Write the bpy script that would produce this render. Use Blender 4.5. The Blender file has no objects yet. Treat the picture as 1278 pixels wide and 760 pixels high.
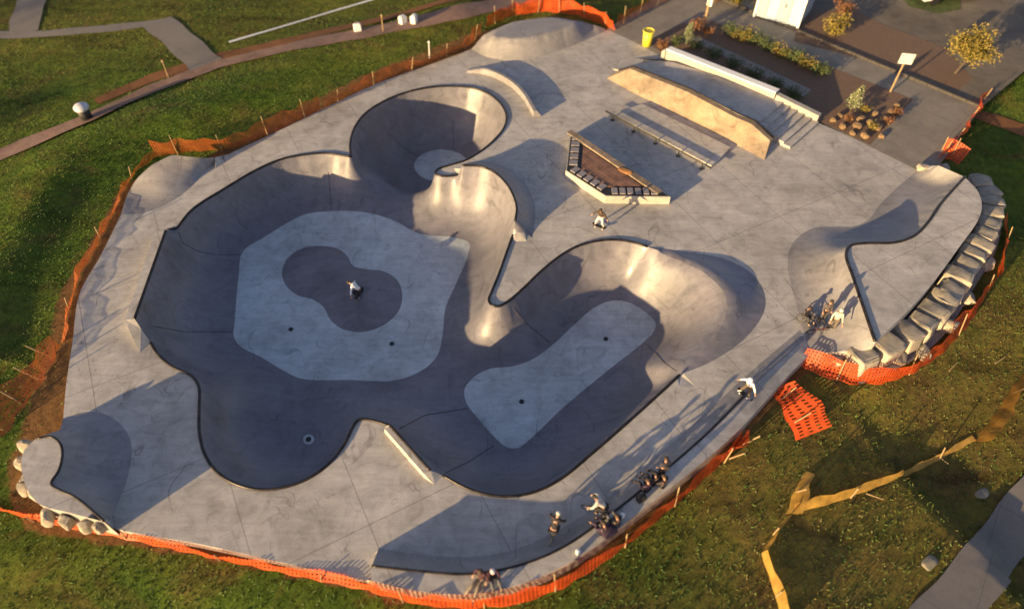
import bpy, bmesh, math, random
import numpy as np
from mathutils import Vector, Matrix
from mathutils.geometry import delaunay_2d_cdt
random.seed(7); RNG = np.random.default_rng(11)
S = bpy.context.scene; COL = S.collection
R = math.radians

# ------------------------------------------------------------------ camera
CAMH, PITCH, FPX = 20.0, R(50), 848.0
def P(u, v, z=0.0):
    """point of the photograph (1278 x 760) on the level z"""
    dx, dy = (u-639)/FPX, (380-v)/FPX
    d = (dx, math.cos(PITCH)+dy*math.sin(PITCH), -math.sin(PITCH)+dy*math.cos(PITCH))
    t = (z-CAMH)/d[2]
    return Vector((d[0]*t, d[1]*t, z))
cd = bpy.data.cameras.new('camera'); cam = bpy.data.objects.new('camera', cd); COL.objects.link(cam)
cam.location = (0, 0, CAMH); cam.rotation_euler = (math.pi/2-PITCH, 0, 0)
cd.sensor_width = 36; cd.lens = 36*FPX/1278; cd.clip_end = 3000; cd.clip_start = .1
cd.dof.use_dof = True; cd.dof.focus_distance = 25.5; cd.dof.aperture_fstop = .11
S.camera = cam

# ------------------------------------------------------------------ light
SUN_EL, SUN_AZ = R(9.6), R(47.5)          # shadows run 47.5 deg right of straight ahead
sd = Vector((math.sin(SUN_AZ)*math.cos(SUN_EL), math.cos(SUN_AZ)*math.cos(SUN_EL), -math.sin(SUN_EL)))
sl = bpy.data.lights.new('sun', 'SUN'); sl.energy = 5.0; sl.angle = R(.5); sl.color = (1, .705, .34)
so = bpy.data.objects.new('sun', sl); COL.objects.link(so)
so.rotation_euler = sd.to_track_quat('-Z', 'Y').to_euler()
w = bpy.data.worlds.new('World'); S.world = w; w.use_nodes = True
nt = w.node_tree; sky = nt.nodes.new('ShaderNodeTexSky'); sky.sky_type = 'NISHITA'; sky.sun_disc = False
sky.sun_elevation = SUN_EL; sky.sun_rotation = SUN_AZ+math.pi
bg = nt.nodes['Background']; bg.inputs['Strength'].default_value = .084
sky_tint = nt.nodes.new('ShaderNodeMix'); sky_tint.data_type = 'RGBA'; sky_tint.blend_type = 'MULTIPLY'; sky_tint.inputs[0].default_value = 1; sky_tint.inputs[7].default_value = (1.14, .98, 1.06, 1)   # tint multiplied into the sky light to make shade more purple
nt.links.new(sky.outputs[0], sky_tint.inputs[6]); nt.links.new(sky_tint.outputs[2], bg.inputs[0])
S.view_settings.view_transform = 'Standard'; S.view_settings.look = 'None'
S.view_settings.exposure = 1.25; S.view_settings.gamma = 1

# ------------------------------------------------------------------ materials
MATS = {}
def _n(nt, t, **kw):
    n = nt.nodes.new(t)
    for k, v in kw.items():
        if k in n.inputs: n.inputs[k].default_value = v
        else: setattr(n, k, v)
    return n
def mat_base(name):
    m = bpy.data.materials.new(name); m.use_nodes = True; t = m.node_tree
    return m, t, t.nodes['Principled BSDF'], _n(t, 'ShaderNodeTexCoord')
def ramp(t, fac, stops):
    r = t.nodes.new('ShaderNodeValToRGB'); e = r.color_ramp.elements
    while len(e) < len(stops): e.new(.5)
    for i, (p, c) in enumerate(stops): e[i].position = p; e[i].color = tuple(c)+(1,) if len(c) == 3 else c
    t.links.new(fac, r.inputs[0]); return r.outputs[0]
def mixc(t, mode, fac, a, b):
    m = t.nodes.new('ShaderNodeMix'); m.data_type = 'RGBA'; m.blend_type = mode
    for sock, val in ((m.inputs[0], fac), (m.inputs[6], a), (m.inputs[7], b)):
        if hasattr(val, 'is_linked'): t.links.new(val, sock)
        elif isinstance(val, (tuple, list)): sock.default_value = tuple(val)+(1,)
        else: sock.default_value = val
    return m.outputs[2]
def noise(t, vec, scale, detail=5, rough=.6, dist=0):
    n = _n(t, 'ShaderNodeTexNoise', Scale=scale, Detail=detail, Roughness=rough, Distortion=dist)
    t.links.new(vec, n.inputs['Vector']); return n.outputs[0]
def math_(t, op, a, b=None):
    m = t.nodes.new('ShaderNodeMath'); m.operation = op
    for i, x in enumerate((a, b)):
        if x is None: continue
        if hasattr(x, 'is_linked'): t.links.new(x, m.inputs[i])
        else: m.inputs[i].default_value = x
    return m.outputs[0]
def simple(name, col, rough=.6, var=.25, scale=9, metal=0, bump=0):
    if name in MATS: return MATS[name]
    m, t, b, tc = mat_base(name)
    o = tc.outputs['Object']
    f = noise(t, o, scale)
    c = mixc(t, 'MULTIPLY', 1.0, col, ramp(t, f, [(.25, (1-var,)*3), (.75, (1+var,)*3)]))
    t.links.new(c, b.inputs['Base Color']); b.inputs['Roughness'].default_value = rough; b.inputs['Metallic'].default_value = metal
    if bump:
        bp = _n(t, 'ShaderNodeBump', Strength=bump, Distance=.02); t.links.new(noise(t, o, scale*3), bp.inputs['Height']); t.links.new(bp.outputs[0], b.inputs['Normal'])
    MATS[name] = m; return m
def concrete(name, col, joints=0, blotch=.35, rough=.75, ang=0.0, tint=(1, 1, 1), spec=.25, jw=.012, swirl=0, scuff=0):
    m, t, b, tc = mat_base(name); o = tc.outputs['Object']
    big = noise(t, o, .28, 4, .6); mid = noise(t, o, 1.5, 6, .68, .8); fine = noise(t, o, 22, 3, .7)
    c = mixc(t, 'MULTIPLY', 1.0, col, ramp(t, big, [(.3, (1-blotch*.55,)*3), (.5, (1, 1, 1)), (.72, (1+blotch*.4,)*3)]))
    c = mixc(t, 'MULTIPLY', 1.0, c, ramp(t, mid, [(.22, (1-blotch*.8,)*3), (.5, (1, 1, 1)), (.8, (1+blotch*.6,)*3)]))
    c = mixc(t, 'MULTIPLY', 1.0, c, ramp(t, fine, [(.25, (.86,)*3), (.75, (1.12,)*3)]))
    # warm and cool patches of the cement
    c = mixc(t, 'MIX', ramp(t, noise(t, o, .55, 3), [(.45, (0, 0, 0)), (.75, (.5,)*3)]), c, mixc(t, 'MULTIPLY', 1.0, c, tint))
    # dark scuffs and drips with a shape of their own
    sc = noise(t, o, 3.3, 7, .75, 1.6)
    c = mixc(t, 'MULTIPLY', 1.0, c, ramp(t, sc, [(.0, (.45,)*3), (.3, (.62,)*3), (.38, (1, 1, 1))]))
    if scuff:     # thin wheel scuffs and hairline cracks
        for k, (s0, wd0) in enumerate(((.55, .006), (1.3, .007), (.9, .004))):
            mp = t.nodes.new('ShaderNodeMapping'); mp.inputs['Location'].default_value = (17*k+3, 9*k, 5*k); mp.inputs['Scale'].default_value = (1, .55+.4*k, 1); mp.inputs['Rotation'].default_value = (0, 0, .7*k); t.links.new(o, mp.inputs[0])
            ln = math_(t, 'LESS_THAN', math_(t, 'ABSOLUTE', math_(t, 'SUBTRACT', noise(t, mp.outputs[0], s0, 1.5, .4, .3), .5)), wd0)
            mk = ramp(t, noise(t, mp.outputs[0], 1.1, 3, .6), [(.5, (0, 0, 0)), (.62, (1, 1, 1))])
            c = mixc(t, 'MIX', math_(t, 'MULTIPLY', math_(t, 'MULTIPLY', ln, mk), scuff), c, (.05, .047, .045))
        mp = t.nodes.new('ShaderNodeMapping'); mp.inputs['Scale'].default_value = (.5, 5.0, 1); mp.inputs['Rotation'].default_value = (0, 0, .55); t.links.new(o, mp.inputs[0])
        c = mixc(t, 'MULTIPLY', 1.0, c, ramp(t, noise(t, mp.outputs[0], 1.2, 5, .7), [(.3, (.88,)*3), (.7, (1.1,)*3)]))
    if swirl:
        wv = _n(t, 'ShaderNodeTexWave', Scale=swirl, Distortion=9.0, Detail=3.0); wv.inputs['Detail Scale'].default_value = .8
        t.links.new(o, wv.inputs['Vector'])
        c = mixc(t, 'MULTIPLY', 1.0, c, ramp(t, wv.outputs['Fac'], [(.1, (.93,)*3), (.8, (1.05,)*3)]))
    if joints:
        mp = t.nodes.new('ShaderNodeMapping'); mp.inputs['Rotation'].default_value = (0, 0, ang); t.links.new(o, mp.inputs[0])
        sx = t.nodes.new('ShaderNodeSeparateXYZ'); t.links.new(mp.outputs[0], sx.inputs[0])
        ls = []
        for k, s in ((0, joints), (1, joints*1.35)):
            q = math_(t, 'PINGPONG', sx.outputs[k], s/2)
            ls.append(math_(t, 'LESS_THAN', q, jw))
        j = math_(t, 'MAXIMUM', ls[0], ls[1])
        c = mixc(t, 'MIX', math_(t, 'MULTIPLY', j, .6), c, (.09, .085, .08))
    t.links.new(c, b.inputs['Base Color']); b.inputs['Specular IOR Level'].default_value = spec
    t.links.new(ramp(t, mid, [(.3, (rough-.15,)*3), (.7, (rough+.12,)*3)]), b.inputs['Roughness'])
    bp = _n(t, 'ShaderNodeBump', Strength=.35, Distance=.01); t.links.new(mixc(t, 'ADD', 1.0, fine, mid), bp.inputs['Height']); t.links.new(bp.outputs[0], b.inputs['Normal'])
    MATS[name] = m; return m
JA = R(-28)
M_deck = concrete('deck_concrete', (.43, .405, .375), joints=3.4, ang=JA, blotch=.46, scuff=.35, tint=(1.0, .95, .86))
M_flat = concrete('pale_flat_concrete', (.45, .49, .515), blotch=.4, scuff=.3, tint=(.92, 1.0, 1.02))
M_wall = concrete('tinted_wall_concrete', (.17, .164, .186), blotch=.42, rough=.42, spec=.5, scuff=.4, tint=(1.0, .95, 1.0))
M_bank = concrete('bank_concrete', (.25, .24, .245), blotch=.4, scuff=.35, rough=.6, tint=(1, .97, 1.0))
M_light = concrete('pale_block_concrete', (.42, .39, .34), blotch=.25)
M_hubba = concrete('tan_concrete', (.25, .195, .14), blotch=.85, tint=(1, .85, .7))
M_walk = concrete('walk_concrete', (.23, .205, .17), joints=2.2, ang=R(45), blotch=.35, tint=(1, .92, .82))
M_asph = concrete('asphalt', (.15, .13, .105), blotch=.5, rough=.9, tint=(1, .9, .8))
M_side = concrete('grey_footpath_concrete', (.19, .17, .15), joints=1.8, ang=R(37), blotch=.25)
M_dirt = concrete('pink_dirt', (.24, .155, .12), blotch=.5, rough=.95, tint=(1, .85, .8))
M_reds = concrete('red_soil', (.19, .085, .035), blotch=.6, rough=.95, tint=(1, .85, .6))
M_coping = simple('black_steel_coping', (.035, .03, .03), .36, .75, 3, .55)
M_black = simple('black_plastic', (.015, .014, .016), .6)
M_rail = simple('dark_rail_paint', (.05, .05, .045), .45, .2, 8, .5)
M_mulch = simple('bark_mulch', (.16, .1, .065), .95, .55, 14, 0, .8)
M_mulch2 = simple('orange_wood_chips', (.26, .125, .05), .95, .5, 14, 0, .8)
M_gravel = simple('pale_gravel', (.24, .22, .2), .95, .55, 20, 0, .8)
M_stone = concrete('boulder_stone', (.37, .33, .27), blotch=.8, rough=.9, tint=(1, .88, .7))
M_wood = simple('stake_wood', (.33, .23, .12), .8, .3, 10)
M_white = simple('white_paint', (.78, .77, .74), .5, .06, 5)
M_yellow = simple('yellow_plastic', (.75, .62, .05), .45, .1, 5)
M_steel = simple('galvanised_steel', (.45, .45, .46), .4, .15, 8, .7)
M_drain = simple('drain_iron', (.02, .02, .022), .6)

def fence_mat(name, col, holes=.35, net=0):
    m, t, b, tc = mat_base(name); uv = tc.outputs['UV']
    c = mixc(t, 'MULTIPLY', 1.0, col, ramp(t, noise(t, tc.outputs['Object'], 2.5, 5), [(.25, (.55, .5, .45)), (.75, (1.2, 1.15, 1.1))]))
    t.links.new(c, b.inputs['Base Color']); b.inputs['Roughness'].default_value = .55
    tr = t.nodes.new('ShaderNodeBsdfTransparent'); tl = t.nodes.new('ShaderNodeBsdfTranslucent'); t.links.new(c, tl.inputs[0])
    m1 = t.nodes.new('ShaderNodeMixShader'); m1.inputs[0].default_value = .3
    t.links.new(b.outputs[0], m1.inputs[1]); t.links.new(tl.outputs[0], m1.inputs[2])
    sp = t.nodes.new('ShaderNodeSeparateXYZ'); t.links.new(uv, sp.inputs[0])
    wv = ramp(t, noise(t, tc.outputs['Object'], 1.7, 4), [(.3, (holes*.5,)*3), (.7, (min(1, holes*1.5),)*3)])
    if net:
        hx = math_(t, 'GREATER_THAN', math_(t, 'FRACT', math_(t, 'MULTIPLY', sp.outputs[0], net)), .56); hy = math_(t, 'GREATER_THAN', math_(t, 'FRACT', math_(t, 'MULTIPLY', sp.outputs[1], net)), .54)
        wv = math_(t, 'MAXIMUM', math_(t, 'MULTIPLY', hx, hy), math_(t, 'MULTIPLY', wv, .4))
    m2 = t.nodes.new('ShaderNodeMixShader'); t.links.new(wv, m2.inputs[0])
    t.links.new(m1.outputs[0], m2.inputs[1]); t.links.new(tr.outputs[0], m2.inputs[2])
    t.links.new(m2.outputs[0], t.nodes['Material Output'].inputs[0])
    return m
M_orange = fence_mat('orange_fence_mesh', (.8, .115, .022), .22, 8.0)
M_rust = fence_mat('faded_orange_fence_mesh', (.46, .125, .03), .75, 9.0)
M_tape2 = fence_mat('dull_yellow_fence_mesh', (.5, .26, .05), .3)
M_tape = fence_mat('yellow_fence_mesh', (.72, .45, .1), .2)

# ------------------------------------------------------------------ object helpers
def tag(o, label=None, cat=None, group=None, kind=None):
    for k, v in (('label', label), ('category', cat), ('group', group), ('kind', kind)):
        if v: o[k] = v
    return o
def mesh_obj(name, verts, faces, mat, parent=None, smooth=False, uvs=None):
    me = bpy.data.meshes.new(name); me.from_pydata([tuple(v) for v in verts], [], [tuple(int(i) for i in f) for f in faces]); me.validate()
    if uvs is not None:
        ul = me.uv_layers.new(name='UVMap')
        for l in me.loops: ul.data[l.index].uv = uvs[l.vertex_index]
    return link(name, me, mat, parent, smooth)
def link(name, me, mat, parent=None, smooth=False):
    me.name = name
    if mat: 
        me.materials.clear()
        for m in (mat if isinstance(mat, (list, tuple)) else [mat]): me.materials.append(m)
    if smooth: me.polygons.foreach_set('use_smooth', [True]*len(me.polygons))
    o = bpy.data.objects.new(name, me); COL.objects.link(o)
    if parent: 
        o.parent = parent; o.matrix_parent_inverse = Matrix.Translation(-Vector(parent.location)) if False else parent.matrix_basis.inverted()
    return o
def bm_obj(name, bm, mat, parent=None, smooth=False):
    me = bpy.data.meshes.new(name); bmesh.ops.recalc_face_normals(bm, faces=bm.faces); bm.to_mesh(me); bm.free()
    return link(name, me, mat, parent, smooth)
def empty(name, loc, label, cat, group=None):
    o = bpy.data.objects.new(name, None); COL.objects.link(o); o.location = loc; o.empty_display_size = .2
    return tag(o, label, cat, group)
def add_box(bm, c, s, rz=0, bevel=0, rot=None):
    r = bmesh.ops.create_cube(bm, size=1)
    M = Matrix.Translation(c) @ (rot if rot else Matrix.Rotation(rz, 4, 'Z')) @ Matrix.Diagonal((s[0], s[1], s[2], 1))
    bmesh.ops.transform(bm, matrix=M, verts=r['verts'])
    if bevel:
        ed = list({e for v in r['verts'] for e in v.link_edges})
        bmesh.ops.bevel(bm, geom=ed, offset=bevel, segments=1, affect='EDGES')
def add_rod(bm, a, b, r, r2=None, seg=8):
    a, b = Vector(a), Vector(b); d = b-a
    if d.length < 1e-6: return
    M = Matrix.Translation((a+b)/2) @ d.to_track_quat('Z', 'Y').to_matrix().to_4x4()
    bmesh.ops.create_cone(bm, cap_ends=True, segments=seg, radius1=r, radius2=r if r2 is None else r2, depth=d.length, matrix=M)
def add_torus(bm, M, R0, r0, n=20, k=6):
    vs = []
    for i in range(n):
        a = 2*math.pi*i/n
        vs.append([bm.verts.new(M @ Vector(((R0+r0*math.cos(2*math.pi*j/k))*math.cos(a), (R0+r0*math.cos(2*math.pi*j/k))*math.sin(a), r0*math.sin(2*math.pi*j/k)))) for j in range(k)])
    for i in range(n):
        for j in range(k):
            bm.faces.new((vs[i][j], vs[(i+1) % n][j], vs[(i+1) % n][(j+1) % k], vs[i][(j+1) % k]))
def tube(name, pts, r, mat, parent=None, seg=8):
    vs, fs = [], []; n = len(pts)
    for i, p in enumerate(pts):
        t = (Vector(pts[min(i+1, n-1)])-Vector(pts[max(i-1, 0)])).normalized()
        s = t.cross(Vector((0, 0, 1)));  s = s.normalized() if s.length > 1e-4 else Vector((1, 0, 0)); u = s.cross(t)
        for k in range(seg):
            a = 2*math.pi*k/seg; vs.append(Vector(p)+s*(r*math.cos(a))+u*(r*math.sin(a)))
    for i in range(n-1):
        for k in range(seg): fs.append((i*seg+k, i*seg+(k+1) % seg, (i+1)*seg+(k+1) % seg, (i+1)*seg+k))
    fs.append(tuple(range(seg))[::-1]); fs.append(tuple((n-1)*seg+k for k in range(seg)))
    return mesh_obj(name, vs, fs, mat, parent, True)
def prism(name, top, depth, mat, parent=None, bottom=None, bevel=0):
    """top: list of 3d points (any heights); sides go down to 'bottom' (list or level)"""
    n = len(top); bm = bmesh.new()
    tv = [bm.verts.new(Vector(p)) for p in top]
    bv = [bm.verts.new(Vector(bottom[i]) if bottom else Vector((p[0], p[1], depth))) for i, p in enumerate(top)]
    bm.faces.new(tv); bm.faces.new(bv[::-1])
    for i in range(n): bm.faces.new((tv[i], bv[i], bv[(i+1) % n], tv[(i+1) % n]))
    if bevel: bmesh.ops.bevel(bm, geom=list(bm.edges), offset=bevel, segments=1, affect='EDGES')
    bmesh.ops.triangulate(bm, faces=[f for f in bm.faces if len(f.verts) > 4])
    return bm_obj(name, bm, mat, parent)

# ------------------------------------------------------------------ polylines
def spline(pts, step=.13, closed=False):
    """pts: (u,v[,z[,'c']]) photo points -> dense world polyline; 'c' marks a corner"""
    W = [P(p[0], p[1], p[2] if len(p) > 2 else 0) for p in pts]
    C = [len(p) > 3 for p in pts]; n = len(W); out = []
    segs = n if closed else n-1
    for i in range(segs):
        j = (i+1) % n
        p1, p2 = W[i], W[j]
        p0 = W[i-1] if (closed or i > 0) and not C[i] else p1-(p2-p1)*.5
        p3 = W[(j+1) % n] if (closed or j+1 < n) and not C[j] else p2+(p2-p1)*.5
        L = (p2-p1).length; k = max(1, int(round(L/step)))
        L0, L2 = max((p1-p0).length, 1e-6), max((p3-p2).length, 1e-6)
        m1 = ((p2-p1)/L*.5+(p1-p0)/L0*.5)*L if L > 1e-6 else Vector()
        m2 = ((p2-p1)/L*.5+(p3-p2)/L2*.5)*L if L > 1e-6 else Vector()
        for q in range(k):
            t = q/k; a = 2*t**3-3*t**2+1; b = t**3-2*t**2+t; c = -2*t**3+3*t**2; d = t**3-t**2
            r = p1*a+m1*b+p2*c+m2*d; r.z = p1.z*(1-t)+p2.z*t
            out.append(r)
    if not closed: out.append(W[-1])
    return out
def A2(pts): return np.array([(p[0], p[1]) for p in pts], float)
def inside(Q, poly):
    Q = np.asarray(Q, float); poly = np.asarray(poly, float)[:, :2]; x, y = Q[:, 0], Q[:, 1]; r = np.zeros(len(Q), bool)
    x1, y1 = poly[:, 0], poly[:, 1]; x2, y2 = np.roll(x1, -1), np.roll(y1, -1)
    for a, b, c, d in zip(x1, y1, x2, y2):
        k = (b > y) != (d > y)
        if k.any(): r[k] ^= x[k] < (c-a)*(y[k]-b)/(d-b)+a
    return r
def dist(Q, poly, closed=False, vals=None):
    Q = np.asarray(Q, float)[:, :2]; pl = np.asarray(poly, float)[:, :2]
    a = pl if closed else pl[:-1]; b = np.roll(pl, -1, 0) if closed else pl[1:]
    v = None if vals is None else np.asarray(vals, float)
    va = None if v is None else (v if closed else v[:-1]); vb = None if v is None else (np.roll(v, -1) if closed else v[1:])
    D = np.empty(len(Q)); V = np.empty(len(Q)); ab = b-a; L2 = np.maximum((ab**2).sum(1), 1e-12)
    for s in range(0, len(Q), 1500):
        q = Q[s:s+1500]; t = np.clip(((q[:, None]-a)*ab).sum(2)/L2, 0, 1)
        dd = ((a+t[..., None]*ab-q[:, None])**2).sum(2); i = dd.argmin(1); r = np.arange(len(q))
        D[s:s+1500] = np.sqrt(dd[r, i])
        if v is not None: V[s:s+1500] = va[i]*(1-t[r, i])+vb[i]*t[r, i]
    return D if v is None else (D, V)

# ------------------------------------------------------------------ the park, traced
EX, EB = .38, .2                                      # raised blocks of the bowl
POOL = [  # (has coping, points)
 (1, [(438,196,0,'c'),(437,180),(442,161),(455,143),(475,129),(500,118),(530,110.5),(560,108),(588,110),(609,117),(624,129),(632,145),(629,160),(616,176),(599,190),(580,201),(560,207),(546,212),(543,217),(552,220),(572,219,0,'c')]),
 (0, [(572,219,0,'c'),(577,207,.65,'c')]),
 (1, [(577,207,.65,'c'),(596,207.5,.65),(615,214,.65),(631,228,.65),(641,245,.65),(645,261,.65),(643,276,.6,'c')]),
 (0, [(643,276,.6,'c'),(640,294,0,'c')]),
 (1, [(640,294,0,'c'),(632,316),(622,344),(613,366),(610,374),(614,381),(622,382.5),(633,377),(650,363),(675,339),(700,319),(720,308),(745,301),(770,299.5),(792,303),(808,308,0,'c')]),
 (0, [(808,308,0),(845,321,.2),(880,339,.33),(905,365,.36),(905,396,.27),(882,432,.12),(848,468,0,'c')]),
 (1, [(848,468,0,'c'),(832,483),(780,530),(735,569),(702,596),(672,612),(640,619),(608,617),(578,607),(553,593,0,'c')]),
 (0, [(553,593,0,'c'),(537,587,EB,'c')]),
 (1, [(537,587,EB,'c'),(487,531,EB,'c')]),
 (0, [(487,531,EB,'c'),(486,531,.0,'c')]),
 (1, [(486,531,0,'c'),(470,526),(453,523),(446,525),(440,534),(429,556),(410,579),(385,597),(355,608),(325,611),(295,604),(270,588),(255,565),(249,540),(248.5,510),(248,482),(240,470),(216,458),(198,443),(188,428,0,'c')]),
 (0, [(188,428,0,'c'),(168,398,EX,'c')]),
 (1, [(168,398,EX,'c'),(207,288,EX,'c')]),
 (0, [(207,288,EX,'c'),(209,287,0,'c')]),
 (1, [(209,287,0,'c'),(221,285,0,'c'),(240,262),(280,236),(320,212.5),(350,199.5),(380,193.5),(405,191.5),(425,194),(438,196,0,'c')]),
]
pool, sect = [], []
for has, pts in POOL:
    s = spline(pts, .12); sect.append((has, s)); pool += s[:-1]
D1, D3 = 2.0, 2.75
F1 = spline([(p[0], p[1], -D1) for p in [(380,268),(396,265),(455,265),(490,275),(525,292),(570,297),(585,303),(584,318),(571,350),(556,385),(552,420),(545,445),(525,463),(495,474),(435,474),(375,472),(355,463),(325,445),(300,432),(292,420),(293,400),(298,345),(304,313),(330,296)]], .14, True)
F2 = spline([(p[0], p[1], -D1) for p in [(612,460),(592,470),(580,485),(582,502),(595,520),(618,546),(632,557.5),(646,559),(660,549),(700,511),(760,461),(803,427),(816,414),(818,402),(806,390),(787,378),(766,375),(745,382),(720,402),(690,430),(665,448),(640,457)]], .14, True)
F3 = spline([(551+34*math.cos(a), 207+20*math.sin(a), -D3) for a in np.linspace(0, 2*math.pi, 17)[:-1]], .14, True)
F4 = spline([(385+7*math.cos(a), 548+6.5*math.sin(a), -D1-.02) for a in np.linspace(0, 2*math.pi, 11)[:-1]], .1, True)
PEA = spline([(p[0], p[1], -D1) for p in [(352,340),(360,322),(376,311),(398,307),(420,310),(434,320),(441,332),(457,336),(480,339),(496,350),(502,368),(497,389),(480,405),(455,414),(430,412),(413,400),(404,384),(392,375),(372,369),(358,358)]], .14, True)
# deck outline with the heights of its raised corners
HB, HR, HL = .55, 1.0, .75
OUT = [(757,38,0),(790,52,0),(836,76,0),(900,103,0),(1018,152,0),(1085,182,0),(1146,212,0,'c'),(1160,207,.3,'c'),(1172,207,.8,'c'),(1204,221,HR,'c'),(1221,240,HR),(1225,262,HR),(1196,310,HR),(1150,370,HR),(1095,425,HR,'c'),(1078,437,.5,'c'),(1012,441,.02,'c'),
 (985,468,.08),(950,507,.2),(918,541,.35),(860,590,.5),(790,645,HB),(730,690,HB),(680,717,HB),(630,734,HB),(580,741,HB),(520,737,HB),(463,724,HB,'c'),(456,724,0,'c'),(380,708,0),(250,679,0),(150,661,0),(133,656,0,'c'),(130,651,HL,'c'),(88,640,HL),(48,628,HL),(30,600,HL),(30,562,HL),(45,547,HL,'c'),(75,536,.25,'c'),(79,522,0,'c'),(82,485,0),(90,430,0),(100,365,0),(125,320,0),(150,270,0),(162,238,.15),(172,222,.4),(190,206,.65),(215,194,.8),(240,196,.7),(264,197,.35),(285,193,0),(330,172,0),(400,138,0),(470,105,0),(540,80,0),(588,62,0),(604,44,.5),(640,28,.85),(690,22,.85),(725,27,.7)]
outl = spline(OUT, .2, True)
# banks: (coping line, toe line)
hip_c = spline([(1204,221,HR,'c'),(1172,257,HR),(1157,279,HR),(1140,295,HR),(1116,303,HR),(1078,304,HR),(1061,307,HR),(1056,318,HR),(1064,344,HR),(1078,385,HR),(1092,426,HR,'c')], .12)
hip_t = spline([(1146,212.5,0,'c'),(1120,234),(1097,257),(1084,274),(1068,282),(1040,283),(1018,284),(1000,293),(988,306),(983,328),(987,355),(994,380),(1002,410),(1011,440.5,0,'c')], .12)
bot_c = spline([(464,706,HB,'c'),(520,712,HB),(578,716,HB),(637,708,HB),(698,685,HB),(760,643,HB),(828,588,HB),(880,543,.42),(945,478,.24),(1004,424,.05,'c')], .13)
bot_t = spline([(472,684,0,'c'),(520,691),(578,695),(633,688),(690,665),(752,626),(816,572),(872,523),(938,463),(999,411,0,'c')], .13)
bl_c = spline([(46,547,HL,'c'),(64,545,HL),(75,553,HL),(78,567,HL),(73,588,HL),(64,603,HL),(76,612,HL),(92,619,HL),(130,650,HL,'c')], .1)
bl_t = spline([(79,523,0,'c'),(100,515),(122,514),(148,527),(163,550),(164,572),(157,603),(146,630),(134,655,0,'c')], .12)
ul_t = spline([(152,268,0,'c'),(180,266),(212,253),(240,232),(258,212),(284,193.5,0,'c')], .13)
top_p = spline([(614,46,.85),(640,49,.85),(655,48,.85),(720,28,.85),(690,23.5,.85),(642,29.5,.85)], .2, True)
top_t = spline([(589,62,0,'c'),(606,71),(634,76),(662,74),(700,63),(735,49),(757,38.5,0,'c')], .15)
spine_f = spline([(577,205,0,'c'),(600,201),(626,207),(648,221),(662,241),(668,262),(664,297,0,'c')], .12)
spine_c = sect[2][1]
crest = sect[5][1]
mound_t = spline([(809,307.5,0,'c'),(850,313.5),(900,322),(934,338),(952,360),(955,384),(932,420),(890,450),(849,467.5,0,'c')], .13)

i0 = min(range(len(outl)), key=lambda i: (outl[i]-P(1012,441,.02)).length); i1 = min(range(len(outl)), key=lambda i: (outl[i]-P(790,645,HB)).length)
for i in range(i0, i1):
    outl[i].z = min(bot_c, key=lambda c_: (c_.x-outl[i].x)**2+(c_.y-outl[i].y)**2).z
def cat(*ls): return [p for l in ls for p in l]
hip_bank = cat(hip_t, hip_c[::-1]); bot_bank = cat(bot_t, bot_c[::-1]); bl_bank = cat(bl_t, bl_c[::-1])
on = len(outl); o2 = A2(outl)
def out_between(a, b):
    """piece of the outline between two photo points"""
    qa, qb = P(*a), P(*b)
    i = int(((o2-np.array(qa[:2]))**2).sum(1).argmin()); j = int(((o2-np.array(qb[:2]))**2).sum(1).argmin())
    r = [outl[i]]
    while i != j: i = (i+1) % on; r.append(outl[i])
    return r
hip_top = cat(hip_c[::-1], out_between((1204,221,HR), (1095,425,HR))[1:-1])
bot_top = cat(bot_c, out_between((1012,441,.02), (463,724,HB)))
bl_top = cat(bl_c, out_between((130,651,HL), (45,547,HL)))
ul_o = out_between((150,270,0), (285,193,0)); ul_bank = cat(ul_o, ul_t[::-1])
top_o = out_between((588,62,0), (757,38,0)); top_bank = cat(top_o, top_t[::-1])
spine_bank = cat(spine_c, [P(640,294,0)], spine_f[::-1])
mound = cat(crest, mound_t[::-1])
def offs(p, q, d):
    v = Vector((q.x-p.x, q.y-p.y)); v.normalize(); return Vector((v.y, -v.x))*d
# raised blocks along the bowl: inner = coping edge, outer edge, ramp at one end
blkA = [P(207,288,EX), P(194,288.5,EX), P(156,399,EX), P(175,440,0), P(188,428,0), P(168,398,EX)]
blkB = [P(487,531,EB), P(537,587,EB), P(553,593,0), P(543,603,0), P(529,591,EB), P(480,535,EB)]

# ------------------------------------------------------------------ triangulate everything once
V, E, Z = [], [], {}
class Grid(dict): pass
gr = {}
def addv(p, z, tol=.02):
    k = (int(math.floor(p[0]/tol)), int(math.floor(p[1]/tol)))
    for a in (-1, 0, 1):
        for b in (-1, 0, 1):
            i = gr.get((k[0]+a, k[1]+b))
            if i is not None and (V[i][0]-p[0])**2+(V[i][1]-p[1])**2 < tol*tol: return i
    V.append((p[0], p[1])); gr[k] = len(V)-1
    if z is not None: Z[len(V)-1] = z
    return len(V)-1
def chain(pts, closed=False, z=True):
    ids = [addv(p, p[2] if z else None) for p in pts]
    for a, b in zip(ids, ids[1:]+([ids[0]] if closed else [])):
        if a != b: E.append((a, b))
chain(outl, True)
for has, s in sect: chain(s)
for f in (F1, F2, F3, F4, PEA): chain(f, True)
for l in (hip_c, hip_t, bot_c, bot_t, bl_c, bl_t, ul_t, top_t, spine_f, mound_t): chain(l)
chain(top_p, True)
for b in (blkA, blkB): chain(b, True)
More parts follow.
